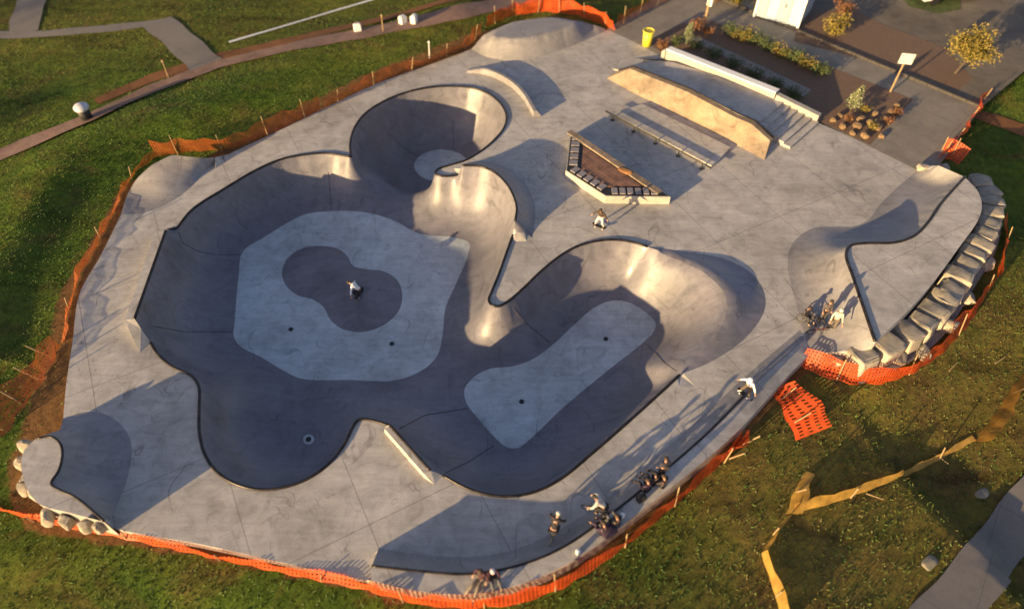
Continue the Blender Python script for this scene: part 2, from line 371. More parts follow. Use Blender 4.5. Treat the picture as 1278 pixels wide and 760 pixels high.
# feet of vertical faces
def foot(pts, d): 
    r = []
    for i, p in enumerate(pts):
        a = pts[max(i-1, 0)]; b = pts[min(i+1, len(pts)-1)]; o = offs(a, b, d); r.append(Vector((p.x+o.x, p.y+o.y, 0)))
    return r
chain(foot([blkA[0], blkA[1], blkA[2], blkA[3]], .04)); chain(foot([blkB[3], blkB[4], blkB[5], blkB[0]], -.04))
lerpn = lambda a, b, n_: [a.lerp(b, k_/n_) for k_ in range(n_+1)]
e0, e1, e2 = P(463,724,HB), bot_c[0], bot_t[0]
chain(lerpn(e1, e2, 6)); chain(lerpn(e0, e1, 5))
chain(foot(lerpn(e0+(e1-e0)*.1, e1, 5)+lerpn(e1, e2, 6)[1:-1], -.05))
cons = np.array(V); 
park = A2(outl); poolA = A2(pool)
def grid_pts(sp, poly, excl_d=None):
    lo, hi = np.asarray(poly)[:, :2].min(0), np.asarray(poly)[:, :2].max(0)
    xs = np.arange(lo[0], hi[0], sp); ys = np.arange(lo[1], hi[1], sp*.866)
    g = np.array([(x+(sp/2 if j % 2 else 0), y) for j, y in enumerate(ys) for x in xs])
    return g[inside(g, poly)]
from mathutils.kdtree import KDTree
kd = KDTree(len(cons)); 
for i, c in enumerate(cons): kd.insert((c[0], c[1], 0), i)
kd.balance()
fine_polys = [poolA, A2(hip_bank), A2(bot_bank), A2(bl_bank), A2(ul_bank), A2(top_bank), A2(spine_bank), A2(mound)]
nofill = [A2(blkA), A2(blkB)]
pts = [g for fp in fine_polys for g in grid_pts(.17, fp)]
cg = grid_pts(.55, park); m = np.zeros(len(cg), bool)
for fp in fine_polys: m |= inside(cg, fp)
pts += list(cg[~m]); pts = np.array(pts)
for nf in nofill: pts = pts[~inside(pts, nf)]
for p in pts:
    if kd.find((p[0], p[1], 0))[2] > .09: addv(p, None, .05)
res = delaunay_2d_cdt([Vector(v) for v in V], E, [], 1, 1e-5)
OV, OF, orig = [tuple(v) for v in res[0]], res[2], res[3]
OV = np.array(OV); OF = np.array([f for f in OF if len(f) == 3])
Zv = np.full(len(OV), np.nan)
for i, o in enumerate(orig):
    for k in o:
        if k in Z: Zv[i] = Z[k]; break
# ---- heights
free = np.isnan(Zv); Q = OV
fixed = ~free
def prof(s, q):
    c = .975; a = (1-np.sqrt(1-(c*s)**2))/(1-math.sqrt(1-c*c)); b = s*s*(3-2*s)
    return a*q+b*(1-q)
ZZ = np.where(free, 0.0, Zv)
def wavg(Qs, pl):
    A = A2(pl)[::2]; z = np.array([p[2] for p in pl])[::2]; r = np.empty(len(Qs))
    for s in range(0, len(Qs), 1500):
        d2 = ((Qs[s:s+1500, None]-A)**2).sum(2); wt = 1/(d2+.01)**2; r[s:s+1500] = (wt*z).sum(1)/wt.sum(1)
    return r
inp = inside(Q, poolA) & free
fl = [inside(Q, A2(f)) for f in (F1, F2, F3, F4)]
iw = np.where(inp & ~(fl[0] | fl[1] | fl[2] | fl[3]))[0]
qq = Q[iw]; dc = dist(qq, poolA, True); zc = wavg(qq, pool)
qk = np.array([1.0 if h else (0.15 if k == 5 else .8) for k, (h, s) in enumerate(sect) for _ in s[:-1]])
_, kq = dist(qq, poolA, True, qk)
dfs = np.array([dist(qq, A2(f), True) for f in (F1, F2, F3, F4)]); Ds = np.array([D1, D1, D3, D1])
wt = 1/(dfs+.05)**3; Dp = (wt*Ds[:, None]).sum(0)/wt.sum(0); df = dfs.min(0); s = df/(df+dc+1e-9)
ZZ[iw] = -Dp+(zc+Dp)*prof(s, kq)
for f, d in zip(fl, (D1, D1, D3, D1+.02)): ZZ[f & free] = -d
ip = inside(Q, A2(PEA)); dpe = dist(Q[ip], A2(PEA), True); ZZ[np.where(ip)[0]] = -D1+.28*np.clip(dpe/1.5, 0, 1)**1.0*(2-np.clip(dpe/1.5, 0, 1))
smooth_mask = np.zeros(len(Q), bool); smooth_mask[iw] = True
def bank(poly, cop, toe, q, cz=None):
    i = np.where(inside(Q, A2(poly)) & free)[0]
    if not len(i): return
    dcp, vz = dist(Q[i], A2(cop), False, [p[2] for p in cop]); dt = dist(Q[i], A2(toe)); s = dt/(dcp+dt+1e-9)
    ZZ[i] = vz*prof(s, q); smooth_mask[i] = True
bank(hip_bank, hip_c, hip_t, .85); bank(bot_bank, bot_c, bot_t, .7); bank(bl_bank, bl_c, bl_t, .85)
bank(ul_bank, ul_o, ul_t, .0); bank(spine_bank, spine_c, spine_f, .3); bank(mound, crest, mound_t, .1)
i = np.where(inside(Q, A2(top_bank)) & free)[0]
if len(i):
    dtp = dist(Q[i], A2(top_p), True); dt = dist(Q[i], A2(top_t)); do, vo = dist(Q[i], A2(top_o), False, [p[2] for p in top_o]); s = dt/(dt+dtp)
    wo = 1/(do+.02); wp = 1/(dtp+.02); ZZ[i] = np.where(inside(Q[i], A2(top_p)), .85, .85*prof(s, .1)*np.clip(.2+do/1.2, 0, 1)+vo*np.clip(.8-do/1.2, 0, 1)*prof(s, .1))
    smooth_mask[i] = True
for poly, h in ((hip_top, HR), (bl_top, HL)): 
    ii = np.where(inside(Q, A2(poly)) & free)[0]; ZZ[ii] = h
ii = np.where(inside(Q, A2(bot_top)) & free)[0]
if len(ii): ZZ[ii] = dist(Q[ii], A2(bot_c), False, [p[2] for p in bot_c])[1]
# crest of the hip may round over
crA = A2(crest); dcr = dist(Q, crA); smooth_mask |= (dcr < .05) & (dist(Q, A2([crest[0], crest[0]+Vector((1e-3, 0, 0))])) > .5)
smooth_mask |= ip & (np.abs(dist(Q, A2(PEA), True)) < .05)
# Laplacian smoothing
edges = np.unique(np.sort(np.concatenate([OF[:, [0, 1]], OF[:, [1, 2]], OF[:, [2, 0]]]), 1), axis=0)
deg = np.bincount(edges.ravel(), minlength=len(Q))
for _ in range(8):
    acc = np.bincount(edges[:, 0], ZZ[edges[:, 1]], len(Q))+np.bincount(edges[:, 1], ZZ[edges[:, 0]], len(Q))
    avg = acc/np.maximum(deg, 1); ZZ = np.where(smooth_mask, ZZ*.5+avg*.5, ZZ)
# ---- split into objects
cen = Q[OF].mean(1); keep = inside(cen, park); reg = np.full(len(OF), 'deck', object)
for name, poly in (('ul', ul_bank), ('top', top_bank), ('hip_top', hip_top), ('hip_bank', hip_bank), ('bot_top', bot_top), ('bot_bank', bot_bank), ('bl_top', bl_top), ('bl_bank', bl_bank), ('wall', pool), ('spine', spine_bank), ('mound', mound), ('F1', F1), ('F2', F2), ('F3', F3), ('F4', F4), ('PEA', PEA), ('blk', blkA), ('blk2', blkB)):
    reg[inside(cen, A2(poly))] = name
def region(names, oname, mat, parent=None, smooth=True):
    sel = np.isin(reg, names) & keep; F = OF[sel]
    ids, inv = np.unique(F.ravel(), return_inverse=True); F = inv.reshape(-1, 3)
    vs = np.column_stack([Q[ids], ZZ[ids]])
    n = np.cross(vs[F[:, 1]]-vs[F[:, 0]], vs[F[:, 2]]-vs[F[:, 0]]); F[n[:, 2] < 0] = F[n[:, 2] < 0][:, ::-1]
    return mesh_obj(oname, vs, F, mat, parent, smooth)
deck = tag(region(['deck'], 'concrete_deck', M_deck, None, False), kind='structure')
bowl = empty('skate_bowl', P(470, 400, -D1), 'sunken grey skate bowl with linked pockets, dark walls, pale flat bottoms and black coping', 'skate bowl')
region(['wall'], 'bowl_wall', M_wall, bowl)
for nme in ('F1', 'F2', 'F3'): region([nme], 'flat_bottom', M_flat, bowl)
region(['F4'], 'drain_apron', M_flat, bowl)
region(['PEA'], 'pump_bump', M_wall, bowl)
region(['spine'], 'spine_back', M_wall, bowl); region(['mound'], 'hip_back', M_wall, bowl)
region(['blk'], 'raised_block', M_deck, bowl, False); region(['blk2'], 'raised_block', M_deck, bowl, False)
for has, s in sect:
    if has: tube('coping', [p+Vector((0, 0, .012)) for p in s], .054, M_coping, bowl)
wall_o = [c for c in bowl.children if c.name.startswith('bowl_wall')][0]
bpy.context.view_layer.update()
from mathutils.bvhtree import BVHTree
wb = BVHTree.FromPolygons([wall_o.matrix_world @ v.co for v in wall_o.data.vertices], [tuple(p.vertices) for p in wall_o.data.polygons])
for jl in ([(223,290),(228,303),(245,313),(270,318),(299,318)], [(191,407),(230,414),(290,414)], [(640,384),(655,402),(690,431)], [(616,556),(585,576),(556,590)], [(482,165),(505,185),(522,196)], [(565,150),(566,170),(566,186)], [(806,428),(828,452),(845,464)], [(410,215),(412,240),(414,262)], [(498,535),(530,518),(592,508)]):
    hits = []
    for (u0, v0), (u1, v1) in zip(jl, jl[1:]):
        for k in range(9):
            d = (P(u0+(u1-u0)*k/8, v0+(v1-v0)*k/8, 0)-Vector((0, 0, CAMH))).normalized(); h_ = wb.ray_cast(Vector((0, 0, CAMH)), d)
            if h_[0] is not None and (not hits or (h_[0]-hits[-1]).length > .05): hits.append(h_[0]+h_[1]*(.002 if h_[1].z > 0 else -.002))
    if len(hits) > 3: tube('joint', hits, .014, simple('joint_dark', (.07, .065, .068), .8), bowl, 5)
for (u, v, z) in ((363,411,-D1), (489,429,-D1), (651,501,-D1), (756,423,-D1), (385,548,-D1-.02)):
    bm = bmesh.new(); q = P(u, v, z)
    bmesh.ops.create_cone(bm, cap_ends=True, segments=16, radius1=.1, radius2=.09, depth=.03, matrix=Matrix.Translation(q+Vector((0, 0, .015))))
    dr = bm_obj('drain', bm, M_drain, bowl)
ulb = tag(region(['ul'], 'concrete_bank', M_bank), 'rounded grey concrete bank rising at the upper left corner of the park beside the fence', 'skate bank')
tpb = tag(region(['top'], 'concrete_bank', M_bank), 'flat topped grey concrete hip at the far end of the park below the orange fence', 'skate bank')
qp = empty('quarter_pipe', P(1100, 350, .5), 'raised quarter pipe with pale platform and black edge inside the boulder row', 'quarter pipe')
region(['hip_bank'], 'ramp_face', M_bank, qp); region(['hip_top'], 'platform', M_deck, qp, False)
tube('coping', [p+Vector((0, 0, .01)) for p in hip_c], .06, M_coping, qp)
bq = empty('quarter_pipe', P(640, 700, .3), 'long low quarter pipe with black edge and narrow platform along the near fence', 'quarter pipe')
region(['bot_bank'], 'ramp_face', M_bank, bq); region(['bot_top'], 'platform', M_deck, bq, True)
tube('coping', [p+Vector((0, 0, .008)) for p in bot_c[:int(len(bot_c)*.8)]], .04, M_coping, bq)
lq = empty('quarter_pipe', P(70, 580, .5), 'small dark curved quarter pipe at the lower left corner of the park beside rubble', 'quarter pipe')
region(['bl_bank'], 'ramp_face', M_bank, lq); region(['bl_top'], 'platform', M_deck, lq, False)
tube('coping', [p+Vector((0, 0, .008)) for p in bl_c], .04, M_coping, lq)
# skirt under the deck edge
n = len(outl); vs = [p for p in outl]+[Vector((p.x, p.y, min(-.9, p.z-1.2))) for p in outl]
sk = tag(mesh_obj('deck_edge', vs, [(i, (i+1) % n, n+(i+1) % n, n+i) for i in range(n)], M_deck), kind='structure')

# ------------------------------------------------------------------ terrain
DROP = [(757,38,0),(1085,182,0),(1160,207,.3),(1225,262,1.1),(1095,425,1.3),(1012,441,.9),(860,590,.4),(680,717,.15),(520,737,.1),(440,719,.5),(300,690,.75),(130,652,.85),(30,600,.6),(60,540,.35),(90,430,.15),(125,320,0),(215,194,0),(400,138,0),(588,62,0),(690,22,0)]
SOIL = [.25, .25, .2, .5, .5, .3, .2, .2, .2, .2, .2, .3, .8, 1.4, .9, .7, .6, 1.0, 1.5, .8]
dpl = [P(*p[:2]) for p in DROP]; dv = [p[2] for p in DROP]
def sm(x, a, b): t = np.clip((x-a)/(b-a), 0, 1); return t*t*(3-2*t)
def wob(x, y): return .5*np.sin(x*.31+1.3*np.sin(y*.23))+.3*np.sin(y*.47+x*.19)+.2*np.sin(x*.9-y*.7)
def zt(x, y):
    q = np.column_stack([np.atleast_1d(x), np.atleast_1d(y)]).astype(float)
    d = dist(q, park, True); ins = inside(q, park)
    _, dr = dist(q, A2(dpl), True, dv); 
    z = -.09-dr*(.35+.65*sm(d, 0, 4.5))
    field = sm(d, .8, 4)*(1-sm(q[:, 1], 33, 40)*(q[:, 0] > 4))*(1-sm(q[:, 0], 4, 10)*sm(q[:, 1], 24, 28))
    z = z+field*.16*wob(q[:, 0], q[:, 1])+field*.5*np.exp(-((d-4)/2.2)**2)*(q[:, 0] < 0)*(q[:, 1] > 14)*sm(-q[:, 0], 0, 4)
    return np.where(ins & (d > .45), -4.0, z), d, ins
def zt1(x, y): return float(zt(x, y)[0][0])
def G(u, v, dz=0):
    z = -.1
    for _ in range(4): p = P(u, v, z); z = zt1(p.x, p.y)
    p = P(u, v, z); p.z += dz; return p
def axis(a, b, s, far):
    c = list(np.arange(a, b+s/2, s)); st = s
    lo, hi = [], []; x = a
    while x > -far: st *= 1.35; x -= st; lo.append(x)
    st = s; x = b
    while x < far: st *= 1.35; x += st; hi.append(x)
    return np.array(lo[::-1]+c+hi)
gx, gy = axis(-27, 27, .25, 700), axis(3, 46, .25, 700)
X, Y = np.meshgrid(gx, gy); gz, gd, gi = zt(X.ravel(), Y.ravel())
_, gs = dist(np.column_stack([X.ravel(), Y.ravel()]), A2(dpl), True, SOIL)
nx, ny = len(gx), len(gy)
idx = np.arange(nx*ny).reshape(ny, nx)
fc = np.stack([idx[:-1, :-1].ravel(), idx[:-1, 1:].ravel(), idx[1:, 1:].ravel(), idx[1:, :-1].ravel()], 1)
ground = mesh_obj('ground', np.column_stack([X.ravel(), Y.ravel(), gz]), fc, None, None, True)
ca = ground.data.attributes.new('soil', 'FLOAT', 'POINT')
def dryness(x, y): return np.clip(.95*sm(x, 1, 8)*(1-sm(y, 16, 24))+.5*sm(y, 30, 38)*(1-sm(x, 4, 9)), 0, 1)
da = ground.data.attributes.new('dry', 'FLOAT', 'POINT'); da.data.foreach_set('value', dryness(X.ravel(), Y.ravel()).astype(np.float32))
soilv = 1-sm(gd, gs*.75, gs*1.35); ca.data.foreach_set('value', soilv.astype(np.float32))
m, t, b, tc = mat_base('grass_ground'); o = tc.outputs['Object']
g1 = ramp(t, noise(t, o, .22, 4, .6, .6), [(.32, (.042, .08, .012)), (.5, (.075, .12, .016)), (.7, (.125, .14, .025))])
g2 = ramp(t, noise(t, o, 2.3, 6, .75, .4), [(.25, (.42, .42, .42)), (.5, (1, 1, 1)), (.78, (1.7, 1.6, 1.3))])
dz_ = t.nodes.new('ShaderNodeAttribute'); dz_.attribute_name = 'dry'
g1 = mixc(t, 'MIX', math_(t, 'MULTIPLY', dz_.outputs['Fac'], ramp(t, noise(t, o, .8, 5, .7), [(.3, (.45,)*3), (.65, (1,)*3)])), g1, (.165, .118, .034))
mp = t.nodes.new('ShaderNodeMapping'); mp.inputs['Rotation'].default_value = (0, 0, R(-42)); mp.inputs['Scale'].default_value = (.12, 1.1, 1); t.links.new(o, mp.inputs[0])
g2 = mixc(t, 'MULTIPLY', 1.0, g2, ramp(t, noise(t, mp.outputs[0], .9, 5, .7, .5), [(.3, (.55, .5, .5)), (.5, (1, 1, 1)), (.7, (1.3, 1.25, 1.1))]))
gc = mixc(t, 'MULTIPLY', 1.0, g1, g2)
br = ramp(t, noise(t, o, .5, 5, .7, 1.0), [(.5, (0, 0, 0)), (.68, (.75,)*3)])
gc = mixc(t, 'MIX', br, gc, mixc(t, 'MULTIPLY', 1.0, (.115, .075, .03), g2))
sc = mixc(t, 'MULTIPLY', 1.0, (.165, .092, .038), ramp(t, noise(t, o, 3.5, 7, .75), [(.25, (.45,)*3), (.75, (1.7, 1.6, 1.5))]))
at = t.nodes.new('ShaderNodeAttribute'); at.attribute_name = 'soil'
sf = math_(t, 'MULTIPLY', ramp(t, math_(t, 'ADD', at.outputs['Fac'], math_(t, 'MULTIPLY', math_(t, 'SUBTRACT', noise(t, o, 1.1, 6, .7), .5), 1.5)), [(.35, (0, 0, 0)), (.65, (1, 1, 1))]), 1.0)
gc = mixc(t, 'MIX', sf, gc, sc); t.links.new(gc, b.inputs['Base Color']); b.inputs['Roughness'].default_value = .95; b.inputs['Specular IOR Level'].default_value = .084
bp = _n(t, 'ShaderNodeBump', Strength=.9, Distance=.08); t.links.new(noise(t, o, 6, 6, .8), bp.inputs['Height']); t.links.new(bp.outputs[0], b.inputs['Normal'])
ground.data.materials.append(m); tag(ground, kind='structure')

# ------------------------------------------------------------------ sheets on the ground
SHEETS = []
def ribbon(name, pts, wid, mat, dz=.02, step=.4):
    """path following the terrain; pts photo points, wid metres (one or per point)"""
    W = [G(*p[:2]) for p in pts]; ws = wid if isinstance(wid, (list, tuple)) else [wid]*len(W)
    L, C, Rr = [], [], []
    for i in range(len(W)-1):
        k = max(1, int((W[i+1]-W[i]).length/step))
        for j in range(k+(i == len(W)-2)): C.append((W[i].lerp(W[i+1], j/k), ws[i]+(ws[i+1]-ws[i])*j/k))
    vs, fs = [], []; NC = 5
    for i, (c, wd) in enumerate(C):
        a, bq_ = C[max(i-2, 0)][0], C[min(i+2, len(C)-1)][0]; o_ = offs(a, bq_, 1)
        wd *= 1+.06*math.sin(i*.9)+.05*math.sin(i*.37+1)
        for k in range(NC):
            f = (k/(NC-1)-.5)*wd; vs.append([c.x+o_.x*f, c.y+o_.y*f, 0])
    va = np.array(vs); va[:, 2] = np.max([zt(va[:, 0]+a_, va[:, 1]+b_)[0] for a_ in (-.25, 0, .25) for b_ in (-.25, 0, .25)], 0)+dz+.01
    for i in range(len(C)-1):
        for k in range(NC-1): fs.append((i*NC+k, i*NC+k+1, (i+1)*NC+k+1, (i+1)*NC+k))
    SHEETS.append(np.array([va[i*NC][:2] for i in range(len(C))]+[va[i*NC+NC-1][:2] for i in range(len(C)-1, -1, -1)]))
    o_ = mesh_obj(name, va, fs, mat, None, True)
    return tag(o_, kind='structure')
def sheet(name, px, mat, z=.01, block=True):
    W = [P(u, v, z) for u, v in px]
    if block: SHEETS.append(A2(W))
    bm = bmesh.new(); f = bm.faces.new([bm.verts.new(p) for p in W]); bmesh.ops.triangulate(bm, faces=[f])
    for f in bm.faces:
        f.normal_update()
        if f.normal.z < 0: f.normal_flip()
    me = bpy.data.meshes.new(name); bm.to_mesh(me); bm.free()
    return tag(link(name, me, mat), kind='structure')
ribbon('dirt_path', [(-160,262),(-60,218),(30,182),(110,150),(190,112),(270,82),(360,61),(450,43),(540,24),(640,3),(740,-20),(840,-45)], [1.0,1.0,1.1,1.1,1.0,1.0,1.2,1.3,1.3,1.4,1.4,1.4], M_dirt, .02)
ribbon('red_soil', [(120,128),(190,98),(268,74),(345,56),(430,36),(520,14),(620,-8)], [.6,.8,1.0,.9,.8,.7,.7], M_reds, .012)
ribbon('concrete_walk', [(196,28),(214,42),(236,62),(258,82)], [1.6,1.7,1.8,1.9], M_side, .026)
ribbon('footpath', [(-60,44),(60,43),(130,37),(206,28)], [.8,.8,.8,.8], M_side, .018)
ribbon('footpath', [(46,-14),(38,8),(32,26),(30,42)], 1.7, M_side, .022)
ribbon('white_line', [(286,54),(340,38),(420,14),(480,-4),(560,-28)], .16, M_white, .03)
ribbon('sidewalk', [(1150,806),(1186,760),(1232,702),(1282,640),(1360,540)], 1.4, M_side, .05)
ribbon('red_soil', [(1206,140),(1240,150),(1278,164),(1340,190)], [.6,1.0,1.2,1.2], M_reds, .03)
# upper right: planting bed, walk, kerb, car park
sheet('parking_lot', [(905,-8),(1225,134),(1280,88),(1500,140),(1900,-120),(1100,-250),(800,-60)], M_asph, .004)
sheet('pavement', [(757,37),(800,10),(850,-25),(905,-8),(1225,134),(1172,207),(1146,213),(1085,183),(1025,153),(838,77),(790,52)], M_walk, .008)
sheet('planting_bed', [(806,52),(850,30),(888,26),(1140,124),(1086,181),(1026,153),(838,74)], M_mulch, .012)
sheet('gravel_strip', [(862,50),(872,46),(1012,112),(1004,121)], M_gravel, .016)
sheet('mulch_bed', [(990,52),(1000,22),(1060,8),(1100,30),(1180,60),(1215,98),(1196,112),(1100,80)], M_mulch, .012)
kb = empty('kerb', P(1080, 84, 0), 'long dark kerb between the walk and the car park', 'kerb')
a, b_ = P(893, -3, 0), P(1222, 134, 0); bm = bmesh.new()
for k in range(24):
    p, q = a.lerp(b_, k/24), a.lerp(b_, (k+1)/24-.0006)
    add_box(bm, (p+q)/2+Vector((0, 0, .06)), ((q-p).length, .16, .14), math.atan2((q-p).y, (q-p).x), .02)
bm_obj('kerb_stone', bm, simple('dark_kerb', (.06, .053, .048), .9, .4), kb)
# grass islands of the car park
sheet('grass_island', [(1120,-10),(1195,-10),(1200,12),(1170,17),(1135,8)], simple('island_grass', (.05, .075, .015), .95, .6, 4, 0, .6), .03)

# ------------------------------------------------------------------ grass blades
N = 520000
gxr = RNG.uniform(-30, 30, N); gyr = RNG.uniform(3, 50, N)
q = np.column_stack([gxr, gyr])
# only what the camera, or one a step aside, can see
ok = (np.abs(gxr) < 10.5+gyr*.8)
ok &= ~inside(q, park)
for s_ in SHEETS: ok &= ~inside(q, s_)
q = q[ok]; zq, dq, _ = zt(q[:, 0], q[:, 1]); _, sq = dist(q, A2(dpl), True, SOIL)
so_ = 1-sm(dq, sq*.75, sq*1.35)
dens = .5+.5*wob(q[:, 0]*2.1+3, q[:, 1]*1.7)
ok = (dq > .12) & (RNG.random(len(q)) > so_*.93) & (RNG.random(len(q)) < (.3+.6*dens)*(1-.35*dryness(q[:, 0], q[:, 1]))); q, zq = q[ok], zq[ok]
n = len(q); a = RNG.uniform(0, 2*math.pi, n); hh = RNG.uniform(.015, .055, n); wd = RNG.uniform(.012, .034, n); le = RNG.normal(0, .055, (n, 2))
ux, uy = np.cos(a)*wd, np.sin(a)*wd
v0 = np.column_stack([q[:, 0]-ux, q[:, 1]-uy, zq-.01]); v1 = np.column_stack([q[:, 0]+ux, q[:, 1]+uy, zq-.01])
v2 = np.column_stack([q[:, 0]+le[:, 0]+ux*.4, q[:, 1]+le[:, 1]+uy*.4, zq+hh]); v3 = np.column_stack([q[:, 0]+le[:, 0]-ux*.4, q[:, 1]+le[:, 1]-uy*.4, zq+hh*.8])
vv = np.stack([v0, v1, v2, v3], 1).reshape(-1, 3)
me = bpy.data.meshes.new('grass'); me.vertices.add(4*n); me.vertices.foreach_set('co', vv.ravel().astype(np.float32))
me.loops.add(4*n); me.loops.foreach_set('vertex_index', np.arange(4*n, dtype=np.int32)); me.polygons.add(n); me.polygons.foreach_set('loop_start', np.arange(0, 4*n, 4, dtype=np.int32))
me.update(); me.validate()
fa = me.attributes.new('tone', 'FLOAT', 'FACE'); fa.data.foreach_set('value', np.clip(RNG.random(n)*(.75)+.45*dryness(q[:, 0], q[:, 1])*RNG.random(n), 0, 1).astype(np.float32))
m, t, b, tc = mat_base('grass_blade'); at = t.nodes.new('ShaderNodeAttribute'); at.attribute_name = 'tone'
c = ramp(t, at.outputs['Fac'], [(0, (.045, .09, .012)), (.5, (.075, .135, .016)), (.9, (.12, .125, .03)), (1, (.15, .13, .045))])
patch = ramp(t, noise(t, tc.outputs['Object'], .25, 4, .6), [(.33, (.5, .7, .55)), (.52, (1, 1, 1)), (.68, (1.45, 1.0, .8))])
c = mixc(t, 'MULTIPLY', 1.0, c, patch); t.links.new(c, b.inputs['Base Color']); b.inputs['Roughness'].default_value = .8
go = link('grass', me, m); tag(go, kind='stuff'); go['label'] = 'short rough grass growing around the skatepark'; go['category'] = 'grass'

# ------------------------------------------------------------------ fences
def fence(name, pts, h, mat, label, lean=.15, stakes=7, wob_=.08, stake_h=None, sag=.12, wave=.8, group=None, stake_mat=None, hs=None):
    W = [G(*p[:2]) for p in pts]; C = []
    for i in range(len(W)-1):
        k = max(1, int((W[i+1]-W[i]).length/.22))
        for j in range(k+(i == len(W)-2)): C.append(W[i].lerp(W[i+1], j/k))
    o = empty(name, C[len(C)//2], label, 'fence', group)
    rr = random.Random(len(C)*7+int(pts[0][0])); ph = rr.uniform(0, 6); vs, fs, uv = [], [], []; s = 0; NR = 5
    zs = zt([c.x for c in C], [c.y for c in C])[0]
    for i, c in enumerate(C):
        a, b2 = C[max(i-1, 0)], C[min(i+1, len(C)-1)]; of = offs(a, b2, 1)
        if i: s += (c-C[i-1]).length
        hh = h*(1-sag*(.5+.5*math.sin(s*2.3+ph))-.08*math.sin(s*5.1+ph*2)+rr.uniform(-.03, .03))
        if hs: hh *= hs[0]+(hs[1]-hs[0])*i/len(C)
        ln = lean*(1+wave*math.sin(s*.9+ph))
        for k in range(NR):
            f = k/(NR-1); x = ln*f+wob_*math.sin(s*2.7+f*2+ph)*f+wob_*.5*math.sin(s*7+f*4)
            z0 = max(zs[i], -2.5)
            vs.append((c.x+of.x*x, c.y+of.y*x, z0+.02+hh*f)); uv.append((s, f*h))
    for i in range(len(C)-1):
        for k in range(NR-1): fs.append((i*NR+k, (i+1)*NR+k, (i+1)*NR+k+1, i*NR+k+1))
    mesh_obj('mesh_panel', vs, fs, mat, o, True, uv)
    for k in range(stakes):
        i = min(len(C)-1, int((k+.5)/stakes*len(C))); c = C[i]; of = offs(C[max(i-1, 0)], C[min(i+1, len(C)-1)], 1); zz = max(zs[i], -2)
        bm = bmesh.new(); L = (stake_h or h*1.2)*rr.uniform(.9, 1.15)
        tip = Vector((c.x+of.x*(lean+.03)+rr.uniform(-.12, .12), c.y+of.y*(lean+.03)+rr.uniform(-.12, .12), zz+L))
        add_rod(bm, Vector((c.x+of.x*.04, c.y+of.y*.04, zz-.2)), tip, .025, .022, 6)
        bm_obj('stake', bm, stake_mat or M_wood, o)
    return o
fence('safety_fence', [(-10,634),(60,654),(135,668),(260,695),(390,723),(470,739)], .36, M_orange, 'bright orange mesh fence along the near park edge, left of the low quarter pipe', -.1, 4, .05)
fence('safety_fence', [(464,739),(525,755),(585,760),(645,755),(703,734),(750,705),(808,660),(867,609),(908,571),(921,552)], .8, M_orange, 'bright orange mesh fence curving along the low quarter pipe behind the sitting people', -.05, 6, .05)
fence('safety_fence', [(996,455),(1020,468),(1060,480),(1100,480),(1140,466),(1175,442),(1210,404),(1240,352),(1254,310),(1256,286)], .8, M_orange, 'red orange mesh fence wrapped round the outside of the boulder row', -.2, 5, .06)
fence('safety_fence', [(964,488),(974,508),(984,530),(994,550)], .5, M_orange, 'loose orange mesh flap slumped on the grass beside the skater in white', -.65, 2, .1)
fence('safety_fence', [(900,572),(914,566),(917,548)], .9, M_orange, 'short crumpled end of orange mesh bunched at the park edge', .5, 2, .1)
fence('safety_fence', [(196,196),(235,190),(290,187),(340,168),(400,138)], .95, M_rust, 'rust orange mesh fence behind the rounded bank at the upper left', .2, 4, .08)
fence('safety_fence', [(402,136),(470,104),(540,78),(585,58),(600,40)], .75, M_rust, 'faded brown orange mesh fence above the round pocket of the bowl', .3, 5, .1, .85)
fence('safety_fence', [(606,34),(640,20),(680,15),(722,20),(748,30),(768,40)], .9, M_orange, 'bright orange mesh fence curving round the far flat topped hip', .15, 6, .08)
fence('safety_fence', [(768,38),(800,18),(832,4),(870,-14)], .9, M_rust, 'dark orange mesh fence beside the pavement near the yellow bin', .1, 5, .08)
fence('safety_fence', [(1166,206),(1184,184),(1206,152),(1228,122)], .8, M_orange, 'orange mesh fence between the walk and the grass at the right', .15, 4, .1)
fence('safety_fence', [(1196,206),(1186,200),(1172,196)], .8, M_orange, 'small triangle of orange mesh at the top end of the boulder row', .3, 2, .1)
fence('safety_fence', [(196,196),(170,214),(152,240),(138,272),(118,312),(98,346),(84,392),(78,428)], .36, M_rust, 'faded orange mesh fence following the left edge of the deck below the rounded bank', -.12, 3, .1, .7)
fence('safety_fence', [(76,432),(66,452),(50,480),(26,512),(6,545)], .6, M_rust, 'collapsed red brown mesh fence on bare soil at the left', .6, 4, .14, .7)
fence('warning_fence', [(1006,588),(994,606),(980,642)], .5, M_tape, 'folded yellow mesh strip standing up at the bend on the lower right grass', -.32, 1, .05, wave=.15, sag=.05, hs=(.25, 1.3))
fence('warning_fence', [(990,641),(1040,628),(1100,606),(1140,590),(1172,574),(1218,550)], .36, M_tape, 'long yellow mesh strip sloping over the lower right grass', -.15, 2, .03, .6, wave=.15, sag=.05, hs=(1.2, .1))
fence('warning_fence', [(1216,551),(1244,512),(1268,476),(1300,440)], .62, M_tape2, 'dull brown mesh strip at the right edge of the photo', .35, 1, .06, wave=.2)
fence('warning_fence', [(982,644),(966,668),(950,690)], .22, M_tape, 'narrow twisted yellow strip between the bend and the bottom edge', -.1, 1, .04, .5, wave=.2, sag=.05, hs=(1.2, .4))
fence('warning_fence', [(950,690),(958,716),(968,745),(978,790)], .34, M_tape, 'yellow mesh strip running down off the bottom edge of the photo', -.17, 1, .04, wave=.15, sag=.05, hs=(.6, 1.1))

